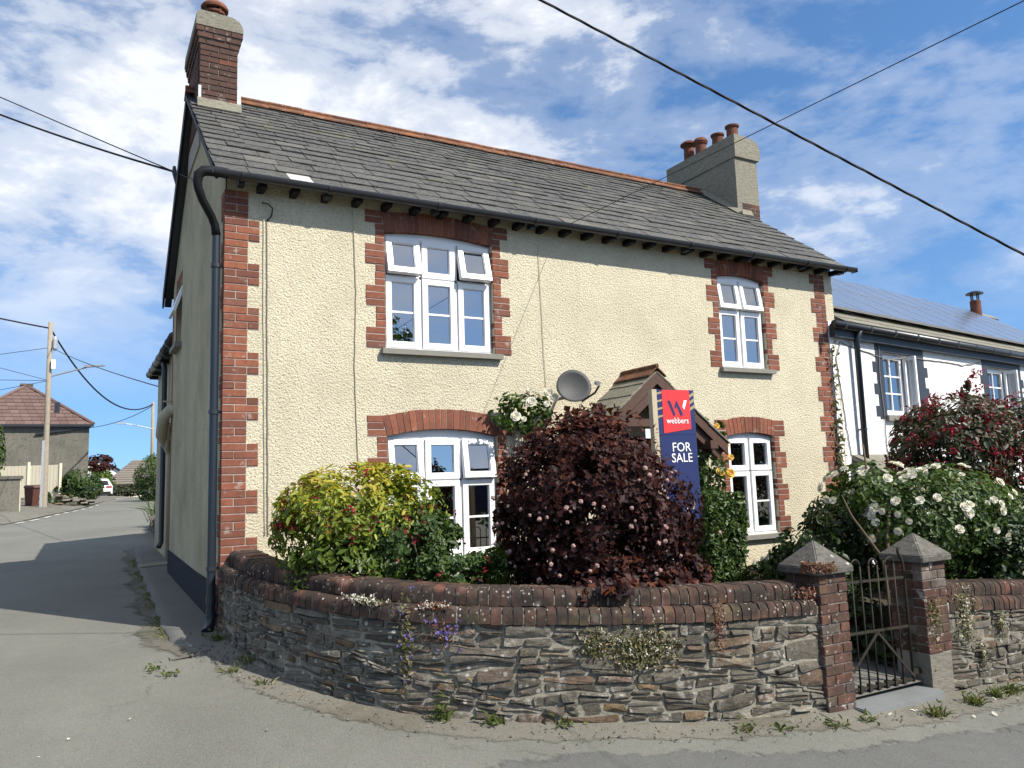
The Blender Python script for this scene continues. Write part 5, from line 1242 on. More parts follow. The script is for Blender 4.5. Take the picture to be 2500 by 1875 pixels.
# dark hedge, white rose bush and red weigela right of the gate
shrub('garden_hedge', 'dense dark green hedge behind the iron gate under the white roses', 'hedge', [
    dict(c=(6.75, -1.75, .45), r=(.75, .55, .70), n=6500, size=.06, mat=l_dark, shape='oval', clumps=90, inner=.35),
    dict(c=(7.9, -2.2, .2), r=(1.0, .6, .6), n=3800, size=.065, mat=l_dark, shape='oval', clumps=60, inner=.35, name='side_growth'),
    dict(c=(6.3, -2.15, -.05), r=(.55, .4, .4), n=1500, size=.075, mat=l_green, shape='oval', clumps=25, inner=.35, name='lower_growth')], (6.8, -1.75, -.5), stemk=10)
rc, rr_ = (6.75, -2.85, .78), (1.1, .55, .58)
t_ = shrub('white_rose_bush', 'big rambling rose bush covered in creamy white blooms above the stone wall', 'rose bush', [
    dict(c=rc, r=rr_, n=8000, size=.05, mat=l_green, shape='oval', clumps=130, spread=.2, inner=.4, v=lambda p: np.clip(rng.uniform(0, .8, len(p))+.35*(p[:, 2]-.7), 0, 1)),
    dict(c=(6.1, -2.5, 1.12), r=(.62, .42, .3), n=1500, size=.06, mat=l_green, shape='oval', clumps=36, inner=.4, name='upper_foliage'),
    dict(c=(7.5, -3.2, .35), r=(1.1, .4, .5), n=3600, size=.062, mat=l_dark, shape='oval', clumps=60, inner=.4, name='lower_foliage')], (6.4, -2.7, -.4), stemk=14, srad=.016)
pts, nr = surface_pts(rc, rr_, 44, facing=(-.7, -.6, .5), lim=.25, lo=-.35); p2_, n2_ = surface_pts((6.1, -2.5, 1.12), (.62, .42, .3), 24, facing=(-.7, -.6, .6), lim=.2, lo=-.3); place_flowers(t_, fm_rose, 'rose_bloom', pts+p2_, nr+n2_, .06)
b = MB()
for q in ([(5.55, -3.0, -.3), (5.6, -2.9, .5), (5.4, -2.75, .9), (5.35, -2.7, 1.1)], [(5.75, -2.9, -.3), (5.72, -2.8, .6), (5.75, -2.7, 1.35), (5.8, -2.65, 1.6)], [(5.55, -3, -.2), (5.7, -2.9, .7), (6.1, -2.7, 1.1)]): b.tube(q, [.02, .017, .012, .006][:len(q)], 6)
b.build('bare_stem', m_bark, t_, smooth=True)
wc, wr = (8.35, -2.1, 1.45), (.95, .7, .78)
t_ = shrub('red_weigela', 'tall bushy shrub with dark crimson flowers in front of the white house', 'shrub', [
    dict(c=wc, r=wr, n=10000, size=.058, mat=l_weig, shape='oval', clumps=80, spread=.24, inner=.4, v=lambda p: np.clip(rng.uniform(0, .75, len(p))+.15*(p[:, 2]-1.3), 0, 1)),
    dict(c=(9.3, -2.3, 1.5), r=(.8, .6, .75), n=5500, size=.058, mat=l_weig, shape='oval', clumps=50, spread=.24, inner=.4, name='side_foliage'),
    dict(c=(8.9, -2.0, 2.25), r=(.14, .12, .32), n=420, size=.055, mat=l_weig, shape='oval', clumps=8, inner=.3, name='leader_foliage'),
    dict(c=(8.6, -2.2, .5), r=(1.3, .6, .6), n=2600, size=.085, mat=l_dark, shape='oval', clumps=50, inner=.4, name='lower_foliage')], (8.4, -2.1, -.6), stemk=12, srad=.016)
pr_, nn_ = surface_pts(wc, wr, 90, facing=(-.6, -.7, .3), lim=-.1, lo=-.6); p2_, n2_ = surface_pts((9.3, -2.3, 1.5), (.8, .6, .75), 50, facing=(-.6, -.7, .3), lim=-.1, lo=-.6); pr_ += p2_+[Vector((8.9+rng.normal()*.08, -2.1, 2.2+rng.uniform(0, .35))) for _ in range(8)]
cp = np.concatenate([np.array(q)[None]+rng.normal(size=(12, 3))*.032 for q in pr_]); kind(link('flowers', leaf_mesh('flowers', f_crim, cp, rng.normal(size=cp.shape), .042, 'lance'), t_), 'stuff')
# virginia creeper up the join of the two houses
cp = []; z = .8
while z < 3.25:
    for k in range(int(6+10*max(0, 2-z))): cp.append((8.76+rng.normal()*.05, -.035-abs(rng.normal())*.03, z+rng.normal()*.05))
    z += .09 if z < 2.2 else .16
cp = np.array(cp); t_ = thing('wall_creeper', 'thin leafy creeper climbing the join between the cream and white houses', 'climbing plant', (8.76, -.05, -.4))
link('foliage', leaf_mesh('foliage', l_moss, cp, np.tile([(-.4, -1., .3)], (len(cp), 1))+rng.normal(size=cp.shape)*.5, .065, 'oval', .25, rng.uniform(0, .8, len(cp))), t_)
b = MB(); b.tube(wobble([(8.76, -.03, -.4), (8.77, -.03, 1.), (8.75, -.03, 2.), (8.77, -.03, 3.2)], .015), .008, 5); b.build('stem', m_bark, t_)
# plants growing on the wall
def wall_mat(name, label, path, u, h, ru, rh, n, size, mat, cat='wall plant', flowers=None, off=.02, down=.0):
    pos = []; nr = []
    for i in range(n):
        a, b_ = rng.normal()*.45, rng.normal()*.45; uu = u+a*ru; x, y, zc, t_, nn = path.at(uu, off+abs(rng.normal())*.018)
        pos.append((x, y, zc-h+b_*rh-down*abs(a)*rh)); nr.append((nn[0], nn[1], .4))
    pos = np.array(pos); nr = np.array(nr)+rng.normal(size=(n, 3))*.5; x, y, zc, _, _ = path.at(u)
    t_ = thing(name, label, cat, (x, y, zc-h)); link('foliage', leaf_mesh('foliage', mat, pos, nr, size, 'oval', .25), t_)
    if flowers:
        k = rng.integers(0, n, flowers[1]); fp = pos[k]+nr[k]*.012; fp = np.repeat(fp, 5, 0)+rng.normal(size=(flowers[1]*5, 3))*.007
        kind(link('flowers', leaf_mesh('flowers', flowers[0], fp, rng.normal(size=fp.shape)+np.array([-.4, -.8, .2]), flowers[2], 'lance'), t_), 'stuff')
    return t_
def u_of(x): return float(np.interp(x, p1.p[:, 0], p1.s))
wall_mat('wall_fleabane', 'broad mat of tiny-flowered green-brown wall plant hanging below the coping', p1, u_of(2.28), .17, .30, .15, 900, .022, l_moss, flowers=(f_white, 60, .012))
wall_mat('wall_fleabane', 'trailing tail of the green-brown wall plant at the left of its broad mat', p1, u_of(1.98), .13, .12, .10, 240, .022, l_moss, flowers=(f_white, 14, .012))
wall_mat('bellflower', 'violet-flowered trailing bellflower hanging from the coping with a bushy green tuft', p1, u_of(.83), .12, .05, .32, 300, .026, l_moss, flowers=(f_blue, 20, .02))
wall_mat('bellflower', 'loose arc of violet bellflower below the coping, reddish stems', p1, u_of(1.05), .06, .16, .13, 130, .02, l_red, flowers=(f_blue, 24, .02))
wall_mat('stonecrop', 'red-brown stonecrop strand hanging over the coping', p1, u_of(2.86), .02, .05, .24, 240, .018, l_red)
wall_mat('stonecrop', 'pale stonecrop with white starry flowers sitting between the two coping courses', p1, u_of(.62), -.115, .18, .03, 220, .018, l_moss, flowers=(f_white, 60, .014), off=.0)
wall_mat('stonecrop', 'rusty stonecrop patch on top of the coping beside the violet bellflower', p1, u_of(1.0), -.112, .12, .03, 160, .018, l_red, flowers=(f_white, 22, .012), off=.01)
wall_mat('stonecrop', 'dry red stonecrop on the coping where it meets the gate pillar', p1, u_of(3.7), -.16, .12, .06, 200, .02, l_red, off=.0)
wall_mat('wall_fleabane', 'white-flowered wall plant tumbling from the coping right of the gate', p2, .22, .02, .14, .26, 420, .024, l_moss, flowers=(f_white, 50, .014))
wall_mat('wall_fleabane', 'small tuft of wall plant halfway down the wall right of the gate', p2, .42, .36, .04, .12, 120, .022, l_moss, flowers=(f_white, 12, .012))
wall_mat('wall_fleabane', 'green tuft sprouting from the masonry under the coping right of the gate', p2, .72, .12, .06, .12, 140, .022, l_moss, flowers=(f_white, 12, .012))
pos = np.array([((3.735+rng.uniform(0, .17), -3.715+rng.normal()*.02) if k % 2 else (3.735+rng.normal()*.02, -3.715+rng.uniform(0, .16)))+(.575+rng.uniform(0, .075),) for k in range(460)])
t_ = thing('stonecrop', 'rusty red stonecrop cushion on the pyramid cap of the gate pillar', 'wall plant', (3.76, -3.72, .6)); link('foliage', leaf_mesh('foliage', l_red, pos, rng.normal(size=pos.shape)+np.array([0, -.6, .6]), .022, 'oval'), t_)
fp = np.array([(5.13+rng.normal()*.05, -3.685, .25-abs(rng.normal())*.17) for _ in range(160)]); t_ = thing('wall_fleabane', 'slim tuft of wall plant on the brick face of the granite-footed pillar', 'wall plant', (5.13, -3.68, .1)); link('foliage', leaf_mesh('foliage', l_moss, fp, rng.normal(size=fp.shape)+np.array([0, -.8, .3]), .022, 'oval'), t_)
# weeds at the wall foot
def weed(label, x, y, n, h, spread, leafy=0):
    z = gz(x, y)+.01; t_ = thing('weed_tuft', label, 'weed', (x, y, z), 'weeds along the lane edge')
    kind(blades('blades', None, (x, y, z), n, h, spread, l_grass, parent=t_, rad=.03), 'stuff')
    if leafy:
        pos = np.array([(x+rng.normal()*.05, y+rng.normal()*.04, z+abs(rng.normal())*h*.5+.008) for _ in range(leafy*3)]); link('leaves', leaf_mesh('leaves', l_grass, pos, rng.normal(size=pos.shape)+np.array([0, 0, .8]), .034, 'oval', .2, rng.uniform(0, .6, len(pos))), t_)
def foot(u, o=.05): q = p1.at(u, o); return q[0], q[1]
weed('leafy bright green dandelion rosette at the foot of the curved wall', *foot(u_of(1.02), .06), 14, .16, .5, 26)
weed('low leafy weed by the wall foot right of the dandelion', *foot(u_of(1.32), .06), 6, .08, .8, 16)
weed('small green weeds at the wall foot below the trailing plant mat', *foot(u_of(1.75), .05), 10, .07, .8, 10)
weed('leafy weed at the wall foot under the downpipe corner', *foot(.32, .1), 10, .1, .6, 12)
weed('grass tuft at the wall foot near the house corner', *foot(1.15, .05), 26, .1, .5, 6)
for x, y, q in ((-.12, -1.32, 'sparse grass tuft on the gritty verge close to the house corner'), (.05, -1.72, 'sparse grass tuft on the gritty verge below the golden shrub')): weed(q, x, y, 16, .08, .7)
for x, y, q in ((-.62, -.95, 'tiny yellowing weed in the open tarmac, nearer the house shadow'), (-.55, -1.15, 'tiny yellowing weed in the open tarmac, nearer the curved wall')): weed(q, x, y, 12, .05, .9, 5)
for x, y, q in ((3.2, -3.78, 'low scrubby weed on the verge below the hanging red stonecrop'), (3.6, -3.85, 'low scrubby weed on the verge where wall and gate pillar meet'), (2.9, -3.7, 'low scrubby weed at the wall foot right of the plant mat'), (3.95, -3.88, 'low scrubby weed on the verge in front of the stonecrop-capped pillar')): weed(q, x, y, 16, .06, .9, 6)
for x, y, q in ((4.6, -3.98, 'lone grass tuft on the verge in front of the threshold slab'), (5.2, -3.92, 'grass tuft at the foot of the granite block'), (5.6, -3.86, None), (5.85, -3.84, None), (6.1, -3.88, None), (6.4, -3.86, None)): weed(q or 'thick green grass tuft along the foot of the straight wall beyond the gate', x, y, 60, .12, .6, 4)
moss = MB(); gp = []
for k in range(2600):
    yv = rng.uniform(-.4, 7.5); gp.append((pel(yv)-.03+rng.normal()*.04, yv, gz(-.4, yv)+.02))
gp = np.array(gp); gp = gp[(np.sin(gp[:, 1]*3)+np.sin(gp[:, 1]*7.3)+rng.normal(size=len(gp))*.5) > -.2]
o = link('path_edge_grass', leaf_mesh('path_edge_grass', l_grass, gp, rng.normal(size=gp.shape)+np.array([0, 0, .7]), .016, 'oval', .3), None); kind(o, 'stuff')
gr = []
for f in (0, .2, .45, .7, 1.): gr.append([(pel(yv)+.02-f*.55*(.6+.4*math.sin(yv*1.7+1)**2), yv, .003+.012*(1-f)**2) for yv in np.linspace(-.75, 9.4, 80)])
kind(strip('gutter_dirt', gr, m_gutter, edges=[.25, .4, .65, .9, 1.3]), 'structure')
# grit, chippings and fallen petals on the verge
gm = MB(); 
for k in range(700):
    pth, lim = (p1, p1.L) if rng.uniform() < .75 else (pg, 3.)
    u = rng.uniform(.4, lim); x, y = pth.at(u, .03+abs(rng.normal())*.16)[:2]; s_ = rng.uniform(.003, .011); z = gz(x, y)+.012; gm.cur = float(rng.uniform())
    a = rng.uniform(0, 6); q = [(x+s_*1.6*math.cos(a+k2*1.57)*(1 if k2 % 2 else .6), y+s_*1.6*math.sin(a+k2*1.57)*(1 if k2 % 2 else .6)) for k2 in range(4)]
    gm.add([(*p_, z) for p_ in q]+[(x, y, z+s_)], [(0, 1, 4), (1, 2, 4), (2, 3, 4), (3, 0, 4)])
kind(gm.build('loose_grit', m_stone, None), 'stuff')
fp = np.array([(rng.uniform(4.2, 5.9), rng.uniform(-4.15, -3.8), 0) for _ in range(14)]+[(-1.2, -2.1, 0), (-.85, -1.95, 0), (-1.35, -2.3, 0), (-.1, -2.6, 0)]); fp[:, 2] = [gz(x, y)+.016 for x, y, _ in fp]
kind(link('fallen_petals', leaf_mesh('fallen_petals', f_white, fp, rng.normal(size=fp.shape)*.3+np.array([0, 0, 1]), .035, 'oval'), None), 'stuff')

# ------------------------------------------------------------------ for-sale board
sg = thing('for_sale_sign', 'tall navy and red for sale board on a timber post behind the purple shrub', 'sign', (3.7, -1.95, -.1))
lean = Matrix.Translation((3.72, -1.97, 0)) @ Matrix.Rotation(R(-.6), 4, 'Y')
def SB(u0, u1, d0, d1, z0, z1, name, mat, parent):
    b = MB(); b.box(u0, u1, d0, d1, z0, z1); return xf(b, lean).build(name, mat, parent)
SB(-.062, -.004, -.02, .04, -.2, 2.185, 'post', m_wood, sg)
SB(-.005, .475, -.012, .006, .915, 2.185, 'board', m_signblue, sg); fd = -.0145
brd = sg.children[-1] if sg.children else None
brd = [o for o in sg.children if o.name.startswith('board')][0]
def SPoly(pts, mat, name, d=fd, parent=None):
    b = MB(); b.prism([(u*.48, 2.185-v*1.27) for u, v in pts], 'y', d, d+.002); return xf(b, lean).build(name, mat, parent or brd)
for k in range(4):
    SPoly([(.0, .025+k*.06), (.16, .012+k*.06), (.16, .026+k*.06), (.0, .04+k*.06)], m_signgold, 'stripe')
for k in range(3):
    SPoly([(.84, .045+k*.05), (1.0, .012+k*.05), (1.0, .035+k*.05), (.84, .068+k*.05)], m_signgold, 'stripe')
SPoly([(.13, .002), (.86, .002), (.86, .305), (.13, .338)], m_signred, 'red_panel', -.0165)
SPoly([(.26, .085), (.335, .085), (.455, .19), (.43, .205), (.40, .2)], m_signblue, 'emblem', -.019)
SPoly([(.44, .135), (.5, .082), (.66, .19), (.62, .205), (.585, .198), (.5, .128), (.47, .15)], m_signblue, 'emblem', -.019)
SPoly([(.70, .082), (.78, .082), (.70, .155), (.655, .135)], m_signwhite, 'emblem', -.019)
def ST(s, size, u, v, mat, sx=1., rot=0, d=-.02):
    text(s, size, lean @ Matrix.Translation((u*.48, d, 2.185-v*1.27)) @ Matrix.Rotation(R(rot), 4, 'Y') @ UP, mat, brd, ext=.0012, sx=sx)
ST('webbers', .082, .5, .262, m_signwhite)
ST('FOR', .125, .56, .478, m_signwhite, 1.02, 0, -.0165); ST('SALE', .125, .56, .56, m_signwhite, 1.02, 0, -.0165)
SPoly([(.0, .346), (1, .346), (1, .349), (0, .349)], m_signblue, 'seam', -.0155)
ring_ = [(.62+.21*math.cos(k*.2-.75), .875-.078*math.sin(k*.2-.75)) for k in range(9)]; ring_ += [(.62+.18*math.cos(k*.2-.75), .875-.067*math.sin(k*.2-.75)) for k in range(8, -1, -1)]
SPoly(ring_, m_signgold, 'emblem_ring'); ST('LY', .055, .68, .925, m_signwhite, 1, -35)

# ------------------------------------------------------------------ satellite dish
sd = thing('satellite_dish', 'grey mesh satellite dish on the wall left of the porch', 'satellite dish', (3.8, -.1, 2.2))
b = MB(); vs = []; fs = []; nr_, nk = 5, 24
for side in (0, 1):
    for i in range(nr_+1):
        rr = i/nr_
        for k in range(nk):
            a = 2*math.pi*k/nk; vs.append((.225*rr*math.cos(a)*(1-.06*math.sin(a)), (-.05*rr*rr)+side*.008, .20*rr*math.sin(a)))
off = (nr_+1)*nk
for i in range(nr_):
    for k in range(nk):
        fs.append((i*nk+k, i*nk+(k+1) % nk, (i+1)*nk+(k+1) % nk, (i+1)*nk+k)); fs.append((off+i*nk+k, off+(i+1)*nk+k, off+(i+1)*nk+(k+1) % nk, off+i*nk+(k+1) % nk))
for k in range(nk): fs.append((nr_*nk+k, nr_*nk+(k+1) % nk, off+nr_*nk+(k+1) % nk, off+nr_*nk+k))
b.add(vs, fs); M = Matrix.Translation((3.77, -.42, 2.4)) @ Matrix.Rotation(R(-20), 4, 'Z') @ Matrix.Rotation(R(-12), 4, 'X') @ Matrix.Diagonal((.92, 1, .98, 1)); xf(b, M).build('reflector', m_dish, sd, smooth=True)
b = MB(); b.tube([M @ Vector((.1, .0, -.18)), M @ Vector((.2, -.25, -.16)), M @ Vector((.24, -.32, -.10))], .012, 6); b.build('arm', m_black, sd)
b = MB(); b.tube([M @ Vector((.23, -.34, -.08)), M @ Vector((.22, -.28, -.05))], .028, 8); b.build('receiver', m_galv, sd)
b = MB(); b.tube([M @ Vector((0, .02, 0)), (3.8, -.2, 2.3), (3.8, .0, 2.3)], .02, 8); b.build('bracket', m_black, sd)

def pole(label, base, top, r0=.14):
    t_ = thing('telegraph_pole', label, 'telegraph pole', base); b = MB(); b.tube([Vector(base)-Vector((0, 0, .5)), base, Vector(base).lerp(Vector(top), .5), top], [r0, r0, r0*.85, r0*.72], 12); b.build('shaft', m_polew, t_, smooth=True); return t_
# ------------------------------------------------------------------ overhead and wall cables
def cat_pts(a, b_, sag, n=24):
    a, b_ = Vector(a), Vector(b_); return [a.lerp(b_, k/n)-Vector((0, 0, sag*4*(k/n)*(1-k/n))) for k in range(n+1)]
def cable(label, pts, r, mat=m_wire, name='overhead_cable', n=6):
    b = MB(); b.tube(pts, r, n); return tag(b.build(name, mat, None, smooth=True), label, 'cable')
P0, P1 = Vector((.49, -3.04, 5.38)), Vector((5.95, -5.6, 1.98)); tw = MB()
for ph in (0, 2.1, 4.2):
    q = []
    for k in range(121):
        f = k/120; c0 = P0.lerp(P1, f); a = f*70+ph; q.append(c0+Vector((.4, .9, 0)).normalized()*math.cos(a)*.0055+Vector((0, 0, 1))*math.sin(a)*.0055)
    q = [P0+(P0-P1)*.8]+q; tw.tube(q, .0052, 5)
tag(tw.build('overhead_cable', m_wire, None, smooth=True), 'thick twisted black cable crossing the sky above the roof', 'cable')
cable('thin black wire from the eaves up to the top right sky', cat_pts((3.93, -.2, 4.42), (4.02, -5.43, 4.30), .0)+[Vector((4.4, -27.0, 3.8))], .0038)
ins = Vector((-.15, 3.55, 5.82))
cable('thinner of the two service wires reaching the gable verge', cat_pts((-6.25, 9.05, 10.08), ins, .02), .009)
cable('thicker of the two service wires reaching the gable verge', cat_pts((-6.25, 9.09, 9.86), ins, .22), .016)
pole('tall wooden pole at the lane edge carrying the two service wires to the gable', (-6.28, 9.1, gz(-6.28, 9.1)), (-6.26, 9.08, 10.3), .13)
cable('wire from the gable verge to the front wall beside the corner quoin', cat_pts(ins, (.36, -.03, 4.23), .02)+[Vector((.40, -.05, 4.22)), Vector((.45, -.05, 4.18)), Vector((.44, -.03, 4.1)), Vector((.40, -.015, 4.05))], .007, m_wire)
b = MB(); b.tube([ins+Vector((.04, .0, -.2)), ins, ins+Vector((0, 0, .08))], [.02, .035, .02], 8); tag(b.build('cable_bracket', m_black, None), 'black cable bracket fixed to the gable bargeboard', 'bracket')
cable('cable running down the cream wall near the corner quoin', wobble([(.40, -.013, 4.05), (.41, -.013, 3.), (.42, -.013, 1.8), (.43, -.013, .9)], .004), .0045, m_greycable, 'wall_cable')
cable('painted cable beside the one near the corner quoin', wobble([(.37, -.013, 4.1), (.375, -.013, 3.), (.39, -.013, 1.8), (.40, -.013, .9)], .003), .004, m_creamcable, 'wall_cable')
cable('cream painted cable down the wall left of the wide windows', wobble([(1.3, -.013, 4.3), (1.33, -.013, 3.4), (1.31, -.013, 2.6), (1.34, -.013, 1.5)], .004), .005, m_creamcable, 'wall_cable')
cable('faint painted cable down the wall above the satellite dish', wobble([(3.62, -.013, 4.2), (3.64, -.013, 3.), (3.66, -.013, 2.3)], .004), .004, m_creamcable, 'wall_cable')

# ------------------------------------------------------------------ up the lane: poles, house, fence, bin, car, shrubs
pb, pt = (-2.45, 31.1, .76), (-2.47, 31.0, 8.87)
t_ = pole('wooden telegraph pole with a street lamp arm beside the cream fence', pb, pt, .125)
b = MB(); b.bar((-2.56, 30.93, .75), (-2.55, 30.93, 3.7), .11, .1); b.build('cable_guard', m_galv, t_)
b = MB(); b.tube([(-2.35, 31, 6.5), (-1.5, 30.7, 6.75), (-1.05, 30.5, 6.86)], .035, 8); b.build('lamp_arm', m_galv, t_)
b = MB(); b.hexa([(-1.15, 30.4, 6.86), (-.35, 30.1, 6.92), (-.3, 30.3, 6.92), (-1.1, 30.65, 6.86), (-1.15, 30.4, 6.95), (-.4, 30.12, 6.96), (-.35, 30.28, 6.96), (-1.1, 30.65, 6.95)]); b.build('lamp_head', m_galv, t_)
b = MB(); b.box(-2.38, -2.22, 30.8, 30.95, 6.8, 7.2); b.build('fuse_box', m_signwhite, t_)
b = MB(); b.lathe([(.05, 0), (.1, .1), (.1, .5), (.03, .65)], (-2.27, 30.9, 7.6), 10); b.build('transformer', m_galv, t_)
b = MB(); b.box(-2.2, -2.0, 30.8, 30.95, 4.9, 5.35); b.build('junction_box', m_black, t_)
t_2 = pole('distant telegraph pole rising from the green bushes past the cottage', (2.93, 47.2, .95), (2.85, 46.9, 7.12), .13)
b = MB(); b.tube([(2.85, 46.9, 5.4), (1.6, 46.6, 5.65), (1.2, 46.5, 5.68)], .03, 6); b.build('lamp_arm', m_galv, t_2)
b = MB(); b.box(.75, 1.3, 46.35, 46.6, 5.66, 5.74); b.build('lamp_head', m_galv, t_2)
T1 = Vector((-2.47, 31, 8.6))
cable('thick line arriving at the lamp-arm pole from the left', cat_pts((-24, 24.9, 14.7), T1, 1.0), .035)
cable('thick line sagging between the two telegraph poles', cat_pts(T1, (2.85, 46.9, 7.0), 1.55), .04)
cable('thin wire from the lamp-arm pole towards the cottage rear', cat_pts((-2.4, 31, 7.75), (.3, 9.0, 3.4), .1), .012)
cable('thin wire from the distant pole to the grey house', cat_pts((2.85, 46.9, 6.9), (-.8, 42.3, 5.1), .25), .02)
for k, (z0, x1, y1, z1) in enumerate(((7.75, -22, 37, 4.96), (6.3, -22, 34, 12.3), (6.3, -22, 35.5, 6.9), (6.3, -22, 37, 2.4))): cable(['thin wire leaving the pole to the left from below its top', 'thin wire rising leftwards from the lamp bracket', 'thin level wire running left from the lamp bracket', 'thin wire falling leftwards from the lamp bracket'][k], cat_pts((-2.45, 31, z0), (x1, y1, z1), .1), .012)
# grey house with a hipped roof
gt = Vector((-.998, .06, 0)); gn = Vector((-.06, .998, 0)); ga = Vector((-.75, 42.1, 0))
def GP(u, d, z): q = ga+gt*u+gn*d; return (q.x, q.y, z)
gh = thing('grey_house', 'grey cement rendered house with hipped red-brown tiled roof up the lane', 'house', GP(3, 3, .9))
def gbox(b, u0, u1, d0, d1, z0, z1): return b.hexa([GP(u0, d0, z0), GP(u1, d0, z0), GP(u1, d1, z0), GP(u0, d1, z0), GP(u0, d0, z1), GP(u1, d0, z1), GP(u1, d1, z1), GP(u0, d1, z1)])
b = MB(); gbox(b, 0, 6.3, 0, 9, .4, 5.28); b.build('wall', m_grey, gh)
b = MB(); e = .2; cpk = 3.1; hp_ = 2.9; zz = 5.25
P_ = [GP(-e, -e, zz), GP(6.3+e, -e, zz), GP(6.3+e, 9+e, zz), GP(-e, 9+e, zz), GP(cpk, hp_, 7.75), GP(cpk, 9-hp_, 7.75)]
b.add(P_, [(0, 1, 4), (1, 2, 5, 4), (2, 3, 5), (3, 0, 4, 5), (3, 2, 1, 0)]); gr_ = b.build('roof', m_redtile, gh)
nrow = 11
for i in range(nrow):                                   # tiles of the hip that faces the lane
    f0, f1 = i/nrow, (i+1)/nrow; ul, ur = -e+(cpk+e)*f0, 6.3+e-(6.3+e-cpk)*f0; d0, d1 = -e+(hp_+e)*f0, -e+(hp_+e)*f1; z0, z1 = zz+2.5*f0, zz+2.5*f1
    u = ul+(.2 if i % 2 else 0)
    while u < ur-.1:
        u1 = min(u+.42, ur); h = .03+random.uniform(0, .015); sb = MB(); sb.cur = random.random()
        sb.hexa([GP(u+.008, d0-.02, z0+.01), GP(u1-.008, d0-.02, z0+.01), GP(min(u1-.008, 6.3+e-(6.3+e-cpk)*f1), d1, z1), GP(max(u+.008, -e+(cpk+e)*f1), d1, z1), GP(u+.008, d0-.03, z0+.01+h), GP(u1-.008, d0-.03, z0+.01+h), GP(min(u1-.008, 6.3+e-(6.3+e-cpk)*f1), d1, z1+.015), GP(max(u+.008, -e+(cpk+e)*f1), d1, z1+.015)]); sb.build('tile', m_redtile, gr_); u = u1
for ue in (-e, 6.3+e):
    b = MB(); b.tube([GP(ue, -e, zz+.06), GP(cpk, hp_, 7.8)], .09, 6); b.build('hip_tile', m_redtile, gr_)
b = MB(); b.tube([GP(cpk-.3, hp_-.1, 7.78), GP(cpk+.3, hp_+.1, 7.82)], .11, 6); b.build('ridge_tile', m_cap, gr_)
b = MB(); b.bar(GP(-.2, -.25, 5.2), GP(6.4, -.25, 5.2), .1, .12); b.build('gutter', m_black, gh)
b = MB(); b.bar(GP(.2, -.12, 5.1), GP(2.6, -.12, 4.75), .06, .1); b.build('waste_pipe', m_black, gh)
b = MB(); gbox(b, 5.2, 6.0, 6.8, 7.5, 5, 8.0); gbox(b, 5.15, 6.05, 6.75, 7.55, 7.9, 8.1); ch_ = b.build('chimney', m_farbrick, gh); b = MB(); b.lathe([(.14, 0), (.12, .5)], GP(5.6, 7.15, 8.05), 10); b.build('pot', m_pot, ch_)
# cream panel fence
fa, fb = Vector((-4.6, 36.6, 0)), Vector((-1.95, 35.2, 0)); fz0, fz1 = 1.35, 2.86
fn = thing('panel_fence', 'cream vertical-board panel fence in front of the grey house', 'fence', (-3.3, 35.9, .9))
for k in range(3):
    q = fa.lerp(fb, k/2); b = MB(); b.bar((q.x, q.y, .9), (q.x, q.y, fz1+(.12 if k == 1 else .02)), .11, .11); b.build('post', m_fence, fn)
dirv = (fb-fa).normalized()
for k in range(18):
    q0, q1 = fa.lerp(fb, (k+.06)/18), fa.lerp(fb, (k+.94)/18); b = MB(); b.bar((q0.x, q0.y, (fz0+fz1)/2-.05), (q1.x, q1.y, (fz0+fz1)/2-.05), .025, fz1-fz0); b.build('board', m_fence, fn)
# pier of the cement wall
pw = thing('cement_wall', 'low grey cement boundary wall ending in a slab-capped pier', 'wall', (-4, 27.4, .65))
b = MB(); b.box(-3.95, -3.12, 27.0, 27.5, .3, 2.02); b.build('pier', m_grey, pw); b = MB(); b.box(-4.02, -3.05, 26.94, 27.56, 2.02, 2.14); b.build('cap', m_cap, pw); b = MB(); b.box(-8, -3.955, 27.05, 27.45, .3, 1.78); b.build('wall', m_grey, pw)
b = MB(); b.box(-3.118, -3.10, 27.0, 27.5, .4, 2.0); b.build('pier_face', m_fence, pw)
# wheeled bin
bt = thing('wheelie_bin', 'brown wheeled rubbish bin standing by the cement pier', 'bin', (-2.95, 32.4, .78))
b = MB(); b.hexa([(-3.17, 32.2, .82), (-2.73, 32.2, .82), (-2.73, 32.7, .82), (-3.17, 32.7, .82), (-3.24, 32.1, 1.72), (-2.66, 32.1, 1.72), (-2.66, 32.8, 1.72), (-3.24, 32.8, 1.72)]); b.build('body', m_bin, bt)
b = MB(); b.hexa([(-3.27, 32.06, 1.725), (-2.63, 32.06, 1.725), (-2.63, 32.86, 1.725), (-3.27, 32.86, 1.725), (-3.25, 32.1, 1.80), (-2.65, 32.1, 1.80), (-2.67, 32.8, 1.86), (-3.23, 32.8, 1.86)]); b.build('lid', m_bin, bt)
for xx in (-3.2, -2.7): b = MB(); b.tube([(xx-.03, 32.72, .9), (xx+.03, 32.72, .9)], .11, 12); b.build('wheel', m_tyre, bt)
